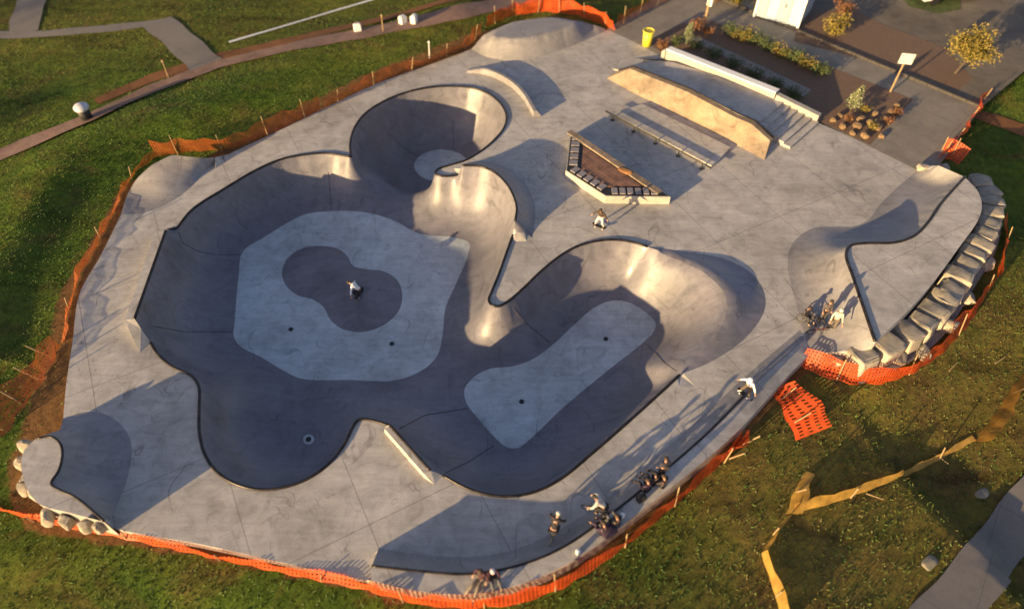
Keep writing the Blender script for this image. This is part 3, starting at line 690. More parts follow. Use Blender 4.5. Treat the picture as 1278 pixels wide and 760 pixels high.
# ------------------------------------------------------------------ boulders
ORD = ['first', 'second', 'third', 'fourth', 'fifth', 'sixth', 'seventh', 'eighth', 'ninth', 'tenth', 'eleventh', 'twelfth', 'thirteenth', 'fourteenth', 'fifteenth', 'sixteenth', 'seventeenth', 'eighteenth', 'nineteenth', 'twentieth', 'twenty-first', 'twenty-second']
def boulder(c, s, rz, seed, label, group, mat=M_stone, name='boulder', cat_='boulder', boxy=False):
    rr = random.Random(seed); bm = bmesh.new(); bmesh.ops.create_icosphere(bm, subdivisions=4 if s[0] > .5 else 3, radius=1)
    off = Vector((rr.uniform(0, 50), rr.uniform(0, 50), rr.uniform(0, 50)))
    from mathutils import noise as mn
    cuts = [(Vector((rr.uniform(-1, 1), rr.uniform(-1, 1), rr.uniform(-.4, 1))).normalized(), (rr.uniform(.82, 1.0) if boxy else rr.uniform(.62, .82))) for _ in range(4 if boxy else 11)]
    for v in bm.verts:
        p = v.co.copy(); p = Vector([math.copysign(abs(k)**(.22 if boxy else .42), k) for k in p])*(.74 if boxy else .80)
        for nrm, d in cuts:
            e = p.dot(nrm)-d
            if e > 0: p -= nrm*e*.95
        p *= 1+.07*mn.noise(p*1.6+off)+.05*mn.noise(p*4+off)+.035*mn.noise(p*9+off)
        v.co = Vector((p.x*s[0], p.y*s[1], p.z*s[2]))
    bmesh.ops.transform(bm, matrix=Matrix.Rotation(rz, 4, 'Z') @ Matrix.Rotation(rr.uniform(-.12, .12), 4, 'X'), verts=bm.verts)
    o = bm_obj(name, bm, mat, None, True); o.location = c; o.data.set_sharp_from_angle(angle=R(26)) if hasattr(o.data, 'set_sharp_from_angle') else None
    return tag(o, label, cat_, group)
ORD += ['twenty-%s' % w_ for w_ in ('third', 'fourth', 'fifth')]
rl_ = spline([(u, v, .1) for u, v in [(1066,452),(1088,445),(1112,434),(1140,418),(1162,400),(1182,374),(1198,348),(1213,325),(1227,303),(1235,283),(1238,264),(1234,246),(1224,230)]], .05)
gv, gf = [], []
for i, p_ in enumerate(rl_):
    o_ = offs(rl_[max(i-1, 0)], rl_[min(i+1, len(rl_)-1)], 1)
    for a_, h_ in ((-.75, -.22), (0, -.25), (.62, -.42)): gv.append((p_.x+o_.x*a_, p_.y+o_.y*a_, h_))
    if i: gf += [(3*i-3, 3*i-2, 3*i+1, 3*i), (3*i-2, 3*i-1, 3*i+2, 3*i+1)]
tag(mesh_obj('gravel', gv, gf, M_gravel, None, True), kind='structure')
L_, nxt, k = 0.0, .35, 0; rr_ = random.Random(5)
for i in range(1, len(rl_)):
    L_ += (rl_[i]-rl_[i-1]).length
    if L_ >= nxt:
        d = rl_[i]-rl_[i-1]; hl = rr_.uniform(.40, .58)*(1.25 if k < 2 else 1)
        o_ = offs(rl_[i-1], rl_[i], -.1); boulder(rl_[i]+Vector((o_.x, o_.y, -rr_.uniform(.0, .1))), (hl, rr_.uniform(.6, .74), rr_.uniform(.5, .62)), math.atan2(d.y, d.x)+rr_.uniform(-.15, .15), 40+k, 'grey block stone in the curved retaining row, %s from its lower end by the bikes' % ORD[k], 'block stones of the right retaining row', boxy=True)
        nxt += hl*1.6; k += 1
boulder(P(1036,450,-.1), (.5, .3, .34), -.5, 39, 'slanted grey stone lying alone between the orange fence and the quarter pipe foot', 'block stones of the right retaining row')
for k, (u, v, s) in enumerate([(1062,462,.4),(1120,447,.45),(1152,440,.4),(1185,406,.45),(1208,372,.42),(1020,452,.3),(1232,330,.4)]):
    q = P(u, v, -.35); boulder(q, (s, s*.75, s*.7), k*1.1, 90+k, 'small lower stone wedged under the retaining row, %s from its lower end' % ORD[[1, 2, 3, 4, 5, 0, 6][k]], 'small stones below the retaining row')
for k, (u, v, s) in enumerate([(34,556,.5),(28,578,.45),(38,598,.5),(48,616,.55),(66,628,.5),(86,634,.45),(104,640,.45),(30,610,.35),(78,617,.35),(60,645,.5),(82,650,.45),(108,655,.45),(124,657,.35)]):
    q = P(u, v, .35); boulder(q, (s*.58, s*.48, .42), k*.9, 130+k, 'pale rubble stone around the lower left quarter pipe, %s from the top of its row' % ORD[k], 'rubble stones at the lower left corner')
for k, (u, v) in enumerate([(1152,210),(1162,213),(1178,210)]):
    boulder(P(u, v, .15), (.32, .25, .25), k, 160+k, 'small pale stone at the upper corner of the right platform, %s from the walk' % ORD[k], 'stones at the upper platform corner')

# ------------------------------------------------------------------ street section
ZP, ZH = .7, 1.15
# raised platform with ramp and stairs
st = empty('stair_platform', P(900, 120, 0), 'low raised concrete platform with six steps between the tan ledge and the white wall', 'stair platform')
Lf, Lb = P(812, 92, ZP), P(840, 78, ZP); Rf, Rb = P(948, 152, ZP), P(985, 122, ZP)
e = (Rf-Lf).normalized(); e2 = (Rb-Lb).normalized()
prism('platform', [Lf, Rf, Rb, Lb], 0.004, M_deck, st)
rl = [Lf-e*2.4, Lb-e*2.4]; 
bm = bmesh.new(); q1 = [bm.verts.new(p) for p in (Lf-e*.002, Lb-e*.002, Vector((rl[1].x, rl[1].y, .006)), Vector((rl[0].x, rl[0].y, .006)), Vector((Lf.x-e.x*.002, Lf.y-e.y*.002, .005)), Vector((Lb.x-e.x*.002, Lb.y-e.y*.002, .005)))]
for f in ((0, 1, 2, 3), (0, 3, 4), (1, 5, 2), (0, 4, 5, 1), (3, 2, 5, 4)): bm.faces.new([q1[i] for i in f])
bm_obj('ramp', bm, M_deck, st)
NS = 6; run = .36
for k in range(1, NS):
    z = ZP*(1-k/NS); o1, o2_ = e*(run*(k-1)+.002*k), e*(run*k)
    tp = [Rf+o1, Rf+o2_, Rb+o2_, Rb+o1]
    prism('step', [Vector((p.x, p.y, z)) for p in tp], .004, M_deck, st)
# tan ledge
hb = empty('grind_ledge', P(860, 140, 0), 'long tan concrete ledge with sunlit face beside the stairs', 'skate ledge')
bf = [(757,98),(794,118),(850,145),(903,171),(924,184),(954,200)]
tf = [(768,91,.2),(786,86,.75),(858,115,ZH),(918,147,ZH),(938,155,1.0),(961,176,.5)]
wd_ = Vector((offs(P(786,86), P(918,147), 1).x, offs(P(786,86), P(918,147), 1).y, 0))
if wd_.y < 0: wd_ = -wd_
bm = bmesh.new(); rows = []
for (bu, bv), (tu, tv, tz) in zip(bf, tf):
    b0 = P(bu, bv, .004); t0 = P(tu, tv, tz); t1 = t0+wd_*.34; b1 = Vector((t1.x, t1.y, .004))
    rows.append([bm.verts.new(p) for p in (b0, t0, t1, b1)])
for r1, r2 in zip(rows, rows[1:]):
    for k in range(4): bm.faces.new((r1[k], r2[k], r2[(k+1) % 4], r1[(k+1) % 4]))
bm.faces.new(rows[0]); bm.faces.new(rows[-1][::-1])
bmesh.ops.recalc_face_normals(bm, faces=bm.faces)
bm_obj('ledge_body', bm, M_hubba, hb)
tube('edge_rail', [P(tu, tv, tz)+wd_*.3+Vector((0, 0, .012)) for tu, tv, tz in tf], .05, M_coping, hb)
# white retaining wall
ww = empty('white_wall', P(930, 105, 0), 'low white concrete wall stepping down beside the planting bed', 'wall')
def wallpiece(name, a, b, za, zb, th, par, mat=M_light):
    a0, b0 = P(*a, za), P(*b, zb); o_ = Vector((wd_.x, wd_.y, 0))*th
    return prism(name, [a0, b0, b0+o_, a0+o_], .0, mat, par)
wallpiece('wall_panel', (832,63), (968,117), 1.0, 1.0, .3, ww); wallpiece('wall_end', (969,119), (1022,145), .97, .4, .3, ww)
wallpiece('wall_end', (826,64), (831,62.5), .8, .97, .34, ww)
a0, b0 = P(832, 62.6, 1.004), P(968, 116.6, 1.004); o_ = wd_*.36; prism('cap', [a0-wd_*.03, b0-wd_*.03, b0+o_, a0+o_], 1.06, M_white, ww, bottom=[p+Vector((0, 0, .06)) for p in (a0-wd_*.03, b0-wd_*.03, b0+o_, a0+o_)])
# flat rail
def rail(name, a, b, h, label, posts=4, r=.035):
    o = empty(name, (P(*a)+P(*b))/2, label, 'grind rail'); A_, B_ = P(*a, h), P(*b, h)
    tube('rail_bar', [A_.lerp(B_, k/8) for k in range(9)], r, M_rail, o)
    for k in range(posts):
        p = A_.lerp(B_, (k+.35)/(posts-.3)); bm = bmesh.new(); add_rod(bm, Vector((p.x, p.y, 0)), p, r*.8); add_box(bm, Vector((p.x, p.y, .011)), (.18, .18, .02)); bm_obj('post', bm, M_rail, o)
    return o
rail('grind_rail', (756,139), (888,210), .3, 'long dark flat rail on the deck between planter and tan ledge', 5, .045)
rail('grind_rail', (799,74), (842,76), .45, 'short dark rail in front of the yellow bin', 3)
tl = prism('manual_pad', [P(802,130,.14), P(912,184,.14), P(888,207,.14), P(764,142,.14)], .004, M_deck); tag(tl, 'low wide concrete pad between the long rail and the tan ledge', 'manual pad')
# curved ledge
cl_px = [(583,91),(604,93.5),(624,101),(641,112),(653,125),(661,138),(666,147)]
cl = spline([(u, v, .0) for u, v in cl_px], .2); bm = bmesh.new(); rows = []; n = len(cl)
for i, p in enumerate(cl):
    o_ = offs(cl[max(i-1, 0)], cl[min(i+1, n-1)], 1); o_ = Vector((o_.x, o_.y, 0)); 
    if o_.x < 0: o_ = -o_
    h = .36*min(1, i/(n*.25)+.25); rows.append([bm.verts.new(x) for x in (p+Vector((0, 0, .004)), p+Vector((0, 0, h)), p+o_*.16+Vector((0, 0, h)), p+o_*.42+Vector((0, 0, .004)))])
for r1, r2 in zip(rows, rows[1:]):
    for k in range(4): bm.faces.new((r1[k], r2[k], r2[(k+1) % 4], r1[(k+1) % 4]))
bm.faces.new(rows[0]); bm.faces.new(rows[-1][::-1])
tag(bm_obj('curved_ledge', bm, M_bank), 'low curved concrete ledge bending round the far side of the round bowl pocket', 'skate ledge')

# planter with seat slabs
pl = empty('planter', P(765, 215, 0), 'raised wedge shaped planter topped with brown boards and edged with dark framed seat slabs', 'planter')
HP = .42
T = [P(712,162,HP), P(706,213,HP), P(756,245,HP), P(837,246,HP)]      # corner points of the top, front ones at B and C
cenp = sum(T, Vector())/4
prism('planter_wall', T, .004, M_light, pl)
inn = [p.lerp(cenp, .03) for p in T]
prism('frame', [Vector((p.x, p.y, HP+.012)) for p in inn], HP+.002, M_black, pl)
def inset(i, j, k0, k1, d0, d1):
    a, b2 = T[i], T[j]; o_ = offs(a, b2, 1); o_ = Vector((o_.x, o_.y, 0))
    if (cenp-a).dot(o_) < 0: o_ = -o_
    return [a.lerp(b2, k0)+o_*d0, a.lerp(b2, k1)+o_*d0, a.lerp(b2, k1)+o_*d1, a.lerp(b2, k0)+o_*d1]
for (i, j, nn, s0, s1) in ((0, 1, 5, .16, .92), (1, 2, 5, .07, .9), (2, 3, 6, .1, .83)):
    for k in range(nn):
        a0 = s0+(s1-s0)*k/nn; a1 = a0+(s1-s0)/nn*.7
        q = [Vector((p.x, p.y, HP+.07)) for p in inset(i, j, a0, a1, .12, .5)]
        prism('seat_slab', q, HP+.013, simple('slab_grey', (.22, .2, .21), .7, .3), pl)
mo = inset(0, 1, .2, .8, .75, .75)[0]
inner = [T[0].lerp(cenp, .42)+Vector((0, 0, .0)), T[1].lerp(cenp, .42), T[2].lerp(cenp, .36), T[3].lerp(cenp, .42)]
bm = bmesh.new(); NB = 9; rb = random.Random(3)
for k in range(NB):
    f0, f1 = k/NB, (k+.93)/NB; z = HP+.03+rb.uniform(0, .012)
    q = [inner[0].lerp(inner[1], f0), inner[0].lerp(inner[1], f1), inner[3].lerp(inner[2], f1), inner[3].lerp(inner[2], f0)]
    tv = [bm.verts.new((p.x, p.y, z)) for p in q]; bv = [bm.verts.new((p.x, p.y, HP+.013)) for p in q]; bm.faces.new(tv)
    for i in range(4): bm.faces.new((tv[i], bv[i], bv[(i+1) % 4], tv[(i+1) % 4]))
bm_obj('boards', bm, simple('brown_boards', (.2, .105, .07), .8, .45, 3.5), pl)
bk = [Vector((p.x, p.y, HP+.1)) for p in inset(0, 3, 0.02, .93, .06, .36)]; prism('back_edge', bk, HP+.013, M_hubba, pl)
cp = T[0].lerp(T[3], .66).lerp(cenp, .32)
boulder(Vector((cp.x, cp.y, HP+.1)), (.5, .18, .06), R(-35), 7, 'pile of tan wood chips lying on the brown planter boards', None, M_mulch2, 'wood_chips', 'wood chips')

# ------------------------------------------------------------------ plants
def leafmat(name, cols, rough=.7):
    if name in MATS: return MATS[name]
    m, t, b, tc = mat_base(name); at = t.nodes.new('ShaderNodeAttribute'); at.attribute_name = 'tone'
    t.links.new(ramp(t, at.outputs['Fac'], [(i/(len(cols)-1), c) for i, c in enumerate(cols)]), b.inputs['Base Color']); b.inputs['Roughness'].default_value = rough
    MATS[name] = m; return m
L_green = leafmat('green_leaf', [(.035, .06, .015), (.07, .1, .025), (.12, .14, .04)])
L_pale = leafmat('pale_green_leaf', [(.10, .13, .06), (.2, .22, .11), (.3, .3, .17)])
L_yel = leafmat('yellow_leaf', [(.07, .07, .015), (.18, .14, .02), (.34, .24, .04)])
L_oran = leafmat('orange_leaf', [(.16, .05, .01), (.38, .14, .02), (.55, .26, .04)])
L_red = leafmat('russet_leaf', [(.08, .035, .018), (.18, .075, .03), (.28, .13, .05)])
M_bark = simple('bark', (.075, .055, .04), .9, .4, 12, 0, .5)
def leaves(name, pts, size, mat, parent, seed):
    r = np.random.default_rng(seed); n = len(pts); P0 = np.array(pts)
    d1 = r.normal(0, 1, (n, 3)); d1 /= np.linalg.norm(d1, axis=1)[:, None]; d2 = r.normal(0, 1, (n, 3)); d2 -= (d2*d1).sum(1)[:, None]*d1; d2 /= np.linalg.norm(d2, axis=1)[:, None]
    s = r.uniform(.6, 1.3, n)[:, None]*size
    vv = np.stack([P0-d1*s, P0+d2*s*.45, P0+d1*s, P0-d2*s*.45], 1).reshape(-1, 3)
    me = bpy.data.meshes.new(name); me.from_pydata(vv.tolist(), [], np.arange(4*n).reshape(-1, 4).tolist())
    a = me.attributes.new('tone', 'FLOAT', 'FACE'); a.data.foreach_set('value', r.random(n).astype(np.float32))
    return link(name, me, mat, parent)
def shrub(name, base, h, r, mat, label, cat_, n=260, seed=1, spiky=False, size=.07, group=None, stem='stem'):
    o = empty(name, base, label, cat_, group); rr = np.random.default_rng(seed); bm = bmesh.new(); pts = []
    nb = 6 if not spiky else 3
    for k in range(nb):
        a = 2*math.pi*k/nb+rr.uniform(-.4, .4); f = rr.uniform(.5, .95); tip = Vector(base)+Vector((math.cos(a)*r*f*(.25 if spiky else .8), math.sin(a)*r*f*(.25 if spiky else .8), h*rr.uniform(.65, .95)))
        add_rod(bm, base, tip, .03*max(h, .6), .008, 5); lump = max(r, .2)*.5
        m_ = 2*n//nb
        for q in range(m_):
            t_ = rr.uniform(.15, 1)**.7; c = Vector(base).lerp(tip, t_); wdt = (r*(1-t_)*.9+.05) if spiky else lump
            v = rr.normal(0, 1, 3); v /= np.linalg.norm(v); v *= wdt*rr.random()**.45; pts.append((c.x+v[0], c.y+v[1], max(base[2]+.03, c.z+v[2]*(.7 if not spiky else .4))))
    bm_obj(stem, bm, M_bark, o); leaves('foliage', pts, size*.78, mat, o, seed); return o
shrub('conifer', P(857,56,.02), 1.5, .5, L_pale, 'slim pale grey green conifer at the left end of the planting bed', 'conifer', 420, 3, True, .07)
shrub('conifer', P(1062,138,.02), 1.5, .65, L_pale, 'pale green conical conifer standing among the rocks in front of the sign', 'conifer', 520, 4, True, .08)
shrub('shrub', P(843,58,.02), .6, .4, L_green, 'small dark green bush between the yellow bin and the slim conifer', 'shrub', 200, 5)
shrub('shrub', P(826,62,.02), .5, .42, L_red, 'russet brown bush right behind the yellow bin', 'shrub', 220, 6)
shrub('shrub', P(868,40,.02), .9, .5, L_red, 'russet bush at the foot of the tall pale post', 'shrub', 260, 7)
shrub('shrub', P(882,44,.02), .5, .38, L_red, 'low brown bush just right of the tall pale post', 'shrub', 200, 8)
k = 0
for (u, v, h, r_, mt, d_) in [(914,44,.45,.5,L_green,'green'),(926,50,.5,.55,L_yel,'yellow green'),(941,54,.5,.5,L_green,'green'),(957,62,.45,.5,L_green,'green'),(974,70,.4,.5,L_yel,'yellow green'),(990,77,.5,.5,L_green,'green'),(1005,84,.45,.5,L_yel,'yellow green'),(1022,92,.4,.45,L_green,'green')]:
    shrub('groundcover_plant', P(u,v,.02), h*1.2, r_*1.5, mt, 'low %s plant in the planting strip along the walk, %s from the tall post' % (d_, ORD[k]), 'plant', 380, 20+k, False, .07, 'low plants along the walk'); k += 1
for k, (u, v, h, r_) in enumerate([(868,60,.3,.3),(890,70,.3,.35),(915,82,.3,.35),(940,95,.3,.35),(966,108,.3,.35),(990,120,.3,.35)]):
    shrub('hedge_plant', P(u,v,.02), h*1.3, r_*1.9, L_green, 'small dark hedge plant behind the white wall, %s from its far end' % ORD[k], 'plant', 300, 60+k, False, .06, 'hedge plants behind the white wall')
shrub('shrub', P(893,4,.0), 1.3, .75, L_oran, 'orange autumn shrub just left of the white site cabin', 'shrub', 420, 40, False, .09)
shrub('shrub', P(918,8,.0), 1.2, .7, L_yel, 'bright yellow shrub touching the left side of the white site cabin', 'shrub', 420, 41, False, .09)
shrub('shrub', P(1040,42,.02), 1.0, 1.0, L_yel, 'spreading yellow bush right of the white site cabin', 'shrub', 520, 42, False, .09)
shrub('shrub', P(1052,18,.02), .9, .8, L_red, 'brown bare looking bush behind the spreading yellow bush', 'shrub', 300, 43, False, .08)
for k, (u, v, s) in enumerate([(1040,150,.22),(1052,158,.25),(1070,158,.28),(1085,152,.22),(1096,160,.26),(1080,170,.25),(1104,148,.22),(1112,140,.24),(1064,166,.2),(1120,132,.2),(1092,142,.2),(1048,144,.2),(1100,170,.2),(1074,148,.24)]):
    boulder(P(u, v, .08), (s, s*.8, s*.7), k, 200+k, 'brown landscape rock in the corner bed by the sign, %s from the white wall end' % ORD[sorted(range(14), key=lambda i: [1040,1052,1070,1085,1096,1080,1104,1112,1064,1120,1092,1048,1100,1074][i]).index(k)], 'landscape rocks in the corner bed', simple('brown_rock', (.2, .13, .07), .9, .5, 5))
for k, (u, v, mt) in enumerate([(1058,152,L_red),(1088,162,L_yel),(1108,155,L_red),(1118,145,L_red),(1078,140,L_yel)]):
    shrub('shrub', P(u, v, .02), .4, .33, mt, 'tiny %s tuft among the corner bed rocks, %s from the pale conifer' % ('russet' if mt is L_red else 'yellow', ORD[[0, 2, 3, 4, 1][k]]), 'shrub', 120, 300+k, False, .06)

def tree(name, base, h, cr, mat, label, seed, n=900, leaf=.09, bare=False, lean=(0, 0), lsub=5):
    o = empty(name, base, label, 'tree'); rr = random.Random(seed); bm = bmesh.new(); tips = []
    def limb(a, d, L, r, lev):
        b2 = a+d*L; add_rod(bm, a, b2, r, r*.62, 6 if lev < 2 else 4)
        if lev >= (4 if bare else 3): tips.append(b2); return
        if lev > 0: tips.append(b2)
        for k in range(3 if lev else lsub):
            q = a.lerp(b2, rr.uniform(.5, 1)) if lev else a.lerp(b2, rr.uniform(.45, 1))
            ax = Vector((rr.uniform(-1, 1), rr.uniform(-1, 1), rr.uniform(-.1, .8))).normalized()
            limb(q, (d*.55+ax*.9).normalized(), L*rr.uniform(.5, .72), r*.55, lev+1)
    limb(Vector(base), (Vector((lean[0], lean[1], 1))).normalized(), h*.45, h*.022+.02, 0)
    bm_obj('trunk', bm, M_bark, o); g = np.random.default_rng(seed); pts = []
    for q in range(n):
        t_ = tips[int(g.integers(len(tips)))]; v = g.normal(0, 1, 3)*cr*.16; pts.append((t_.x+v[0], t_.y+v[1], max(base[2]+.1, t_.z+v[2])))
    leaves('crown', pts, leaf, mat, o, seed); return o
tree('small_tree', P(1192,92,.02), 2.6, 1.3, L_yel, 'small dark branched tree with yellow leaves on the mulch by the car park', 5, 3600, .075, True, (.1, -.2))
# trees standing outside the photograph that throw the long streaked shade over its lower left
for k, (x, y, h) in enumerate([(-53, -14.5, 9.6), (-50, -19.5, 8.8), (-56, -31, 9.5), (-46, -30, 8.6), (-62, -3, 10), (-66, 8, 10)]):
    tree('autumn_tree', Vector((x, y, zt1(x, y))), h, 2.4, L_red, 'tall thinning autumn tree on the grass left of the park, %s of its row' % ORD[k], 70+k, 1900, .2, True)

# ------------------------------------------------------------------ street furniture, upper right
bn = empty('waste_bin', P(807,57,0), 'tall yellow bin on the deck corner beside the planting bed', 'bin')
bm = bmesh.new(); add_rod(bm, P(807,57,.0), P(807,57,0)+Vector((0, 0, .85)), .24, .3, 20); bm_obj('body', bm, M_yellow, bn, True)
bm = bmesh.new(); c0 = P(807,57,0); add_torus(bm, Matrix.Translation(c0+Vector((0, 0, .86))), .3, .035, 20); bm_obj('rim', bm, M_yellow, bn, True)
bm = bmesh.new(); add_rod(bm, c0+Vector((0, 0, .852)), c0+Vector((0, 0, .858)), .28, .28, 20); bm_obj('lid', bm, simple('dull_yellow', (.42, .33, .03), .6), bn)
sg = empty('sign', P(1111,115,0), 'white rectangular sign on a pale post in the corner bed of rocks', 'sign'); q = P(1111,115,0)
bm = bmesh.new(); add_rod(bm, q, q+Vector((0, 0, 2.0)), .045, .045, 8); bm_obj('post', bm, M_wood, sg)
bm = bmesh.new(); add_box(bm, q+Vector((-.0, -.06, 1.9)), (.66, .03, .56), R(-12), .006); bm_obj('panel', bm, simple('weathered_white', (.5, .5, .48), .5, .15), sg)
lp = empty('post', P(878,35,0), 'tall pale wooden post with a white top at the far end of the planting bed', 'post'); q = P(878,35,0)
bm = bmesh.new(); add_rod(bm, q, q+Vector((0, 0, 2.4)), .07, .06, 8); bm_obj('shaft', bm, M_wood, lp)
bm = bmesh.new(); add_box(bm, q+Vector((.05, 0, 1.75)), (.3, .12, .9), R(-40), .01); bm_obj('sign_board', bm, M_white, lp)
# white site cabin
cb = empty('site_cabin', P(978,28,0), 'white panelled site cabin on the far side of the walk', 'cabin')
a = P(941,22,0); b_ = P(995,37,0); ex = (b_-a).normalized(); ey = Vector((-ex.y, ex.x, 0)); Lc = (b_-a).length; ang = math.atan2(ex.y, ex.x); Hc = 2.3; Dc = 2.6
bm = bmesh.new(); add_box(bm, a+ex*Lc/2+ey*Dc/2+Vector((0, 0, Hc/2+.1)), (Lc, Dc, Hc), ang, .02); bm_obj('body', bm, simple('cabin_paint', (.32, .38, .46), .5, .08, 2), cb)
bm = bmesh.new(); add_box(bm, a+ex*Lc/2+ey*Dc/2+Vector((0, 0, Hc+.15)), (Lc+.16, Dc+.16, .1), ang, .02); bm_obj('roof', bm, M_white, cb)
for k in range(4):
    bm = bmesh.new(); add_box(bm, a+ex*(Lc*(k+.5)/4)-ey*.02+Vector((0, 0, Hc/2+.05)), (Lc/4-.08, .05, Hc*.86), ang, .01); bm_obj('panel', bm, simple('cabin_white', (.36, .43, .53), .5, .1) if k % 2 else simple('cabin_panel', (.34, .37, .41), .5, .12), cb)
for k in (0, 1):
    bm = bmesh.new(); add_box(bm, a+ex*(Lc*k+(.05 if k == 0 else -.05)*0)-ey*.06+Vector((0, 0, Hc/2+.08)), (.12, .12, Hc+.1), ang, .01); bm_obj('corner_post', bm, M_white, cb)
bm = bmesh.new(); add_box(bm, a+ex*(Lc*.62)-ey*.06+Vector((0, 0, 1.15)), (.05, .05, .22), ang); bm_obj('handle', bm, M_rail, cb)
# parked car at the top edge
cr_ = empty('parked_car', P(1178,-4,0), 'white parked car cut by the top edge beside the grass island', 'car')
def car(o, loc, ang, mat):
    M0 = Matrix.Translation(loc) @ Matrix.Rotation(ang, 4, 'Z'); bm = bmesh.new()
    prof_ = [(-2.2,.35),(-2.2,.8),(-1.9,.92),(-1.1,.98),(-.6,1.42),(.8,1.45),(1.6,1.0),(2.15,.9),(2.2,.35)]
    vs = [[bm.verts.new(M0 @ Vector((x, s*(.86 if z < 1.1 else .66), z))) for x, z in prof_] for s in (-1, 1)]; n = len(prof_)
    for i in range(n): bm.faces.new((vs[0][i], vs[0][(i+1) % n], vs[1][(i+1) % n], vs[1][i]))
    bm.faces.new(vs[0]); bm.faces.new(vs[1][::-1]); bmesh.ops.triangulate(bm, faces=[f for f in bm.faces if len(f.verts) > 4]); bm_obj('body', bm, mat, o)
    gl = simple('car_glass', (.02, .025, .03), .1)
    for x0, z0, x1, z1 in ((-1.05,1.02,-.64,1.38),(.86,1.42,1.52,1.05)):
        bm = bmesh.new(); k = .012
        for s in (-1, 1):
            pass
        q = [bm.verts.new(M0 @ Vector((x, y, z+.012))) for x, y, z in ((x0,-.74,z0),(x0,.74,z0),(x1,.62,z1),(x1,-.62,z1))] if x0 < 0 else [bm.verts.new(M0 @ Vector((x, y, z+.012))) for x, y, z in ((x0,-.62,z0),(x0,.62,z0),(x1,.74,z1),(x1,-.74,z1))]
        bm.faces.new(q); bm_obj('window', bm, gl, o)
    for x in (-1.4, 1.4):
        for s in (-1, 1):
            bm = bmesh.new(); add_rod(bm, M0 @ Vector((x, s*.7, .32)), M0 @ Vector((x, s*.9, .32)), .32, .32, 16); wh = bm_obj('wheel', bm, M_black, o)
car(cr_, P(1178,-4,0), R(15), M_white)
# white blocks, posts and litter on the path
for k, (u, v, d_) in enumerate([(447,40,'single white block alone on the red soil beside the dirt path'), (503,30,'white block beside the dirt path, left one of the close pair'), (517,29,'white block beside the dirt path, right one of the close pair')]):
    q = G(u, v); bm = bmesh.new(); add_box(bm, Vector((0, 0, .22)), (.42, .32, .44), 0, .04); add_box(bm, Vector((0, 0, .46)), (.3, .2, .05), 0, .01)
    o = bm_obj('white_block', bm, M_white); o.location = q; o.rotation_euler.z = k*.5+.3; tag(o, d_, 'block')
for k, (u, v, d_) in enumerate([(210,97,'short pale marker post by the junction of the dirt path'), (478,40,'thin pinkish marker post between the white blocks'), (536,73,'white tipped marker post on the soil above the round bowl pocket')]):
    q = G(u, v); bm = bmesh.new(); add_rod(bm, Vector((0, 0, -.1)), Vector((.05, 0, .9)), .03, .025, 6); add_box(bm, Vector((.05, 0, .95)), (.09, .06, .12), 0, .01); o = bm_obj('marker_post', bm, M_wood if k < 2 else M_white); o.location = q; tag(o, d_, 'post')
for k, (u, v, d_) in enumerate([(1160,702,'pale flat stone on the grass beside the right sidewalk, nearer the bottom edge'), (1226,616,'pale flat stone on the grass beside the right sidewalk, the farther one')]):
    boulder(G(u, v, .03), (.34, .2, .08), .6, 260+k, d_, None, simple('dull_stone', (.22, .2, .15), .9, .3), 'flat_stone', 'stone')
for k, (u, v, d_) in enumerate([(1090,622,'pale short stick on the grass under the long yellow strip'), (1172,574,'pale short stick by the thin end of the long yellow strip'), (1248,452,'pale stick on the dark grass at the right edge'), (1158,424,'thin bent stick sticking out beyond the orange fence at the boulder row'), (1190,460,'long dry stalk on the grass below the boulder row')]):
    q = G(u, v, .03); bm = bmesh.new(); add_rod(bm, Vector((-.25, 0, 0)), Vector((.25, .1, .08)), .02, .012, 6); o = bm_obj('stick', bm, M_wood); o.location = q; o.rotation_euler.z = [-.7, -1.2, .3, .6, .5][k]; tag(o, d_, 'stick')
def cup(u, v, z, d_, nm='cup'):
    bm = bmesh.new(); add_rod(bm, Vector((0, 0, 0)), Vector((0, 0, .16)), .06, .075, 12); add_rod(bm, Vector((0, 0, .16)), Vector((0, 0, .18)), .08, .07, 12); o = bm_obj(nm, bm, M_white, None, True); o.location = P(u, v, z); tag(o, d_, 'cup')
cup(721, 690, HB, 'white cup standing alone on the platform beside the orange fence'); cup(763, 646, HB, 'white cup at the black edge near the purple jackets'); cup(776, 645, HB, 'white cup behind the people in purple jackets, nearer the fence')

# ------------------------------------------------------------------ people, boards and bikes
bpy.context.view_layer.update()
def skin(name, nodes, edges, mat, parent, sub=1, root=0):
    me = bpy.data.meshes.new('tmp'); me.from_pydata([n_[0] for n_ in nodes], edges, []); o = bpy.data.objects.new('tmp', me); COL.objects.link(o)
    md = o.modifiers.new('s', 'SKIN'); md.use_smooth_shade = True
    for i, n_ in enumerate(nodes):
        r_ = n_[1]; me.skin_vertices[0].data[i].radius = (r_, r_) if not isinstance(r_, tuple) else r_
        me.skin_vertices[0].data[i].use_root = i == root
    if sub: o.modifiers.new('d', 'SUBSURF').levels = sub
    dg = bpy.context.evaluated_depsgraph_get(); m2 = bpy.data.meshes.new_from_object(o.evaluated_get(dg))
    bpy.data.objects.remove(o); bpy.data.meshes.remove(me)
    return link(name, m2, mat, parent, True)
def cloth(c): 
    return simple('cloth_%d_%d_%d' % tuple(int(x*255) for x in c), c, .85, .25, 14)
M_skin = simple('skin', (.42, .24, .16), .55, .08, 8); M_hair = simple('brown_hair', (.05, .03, .018), .7, .3, 20)
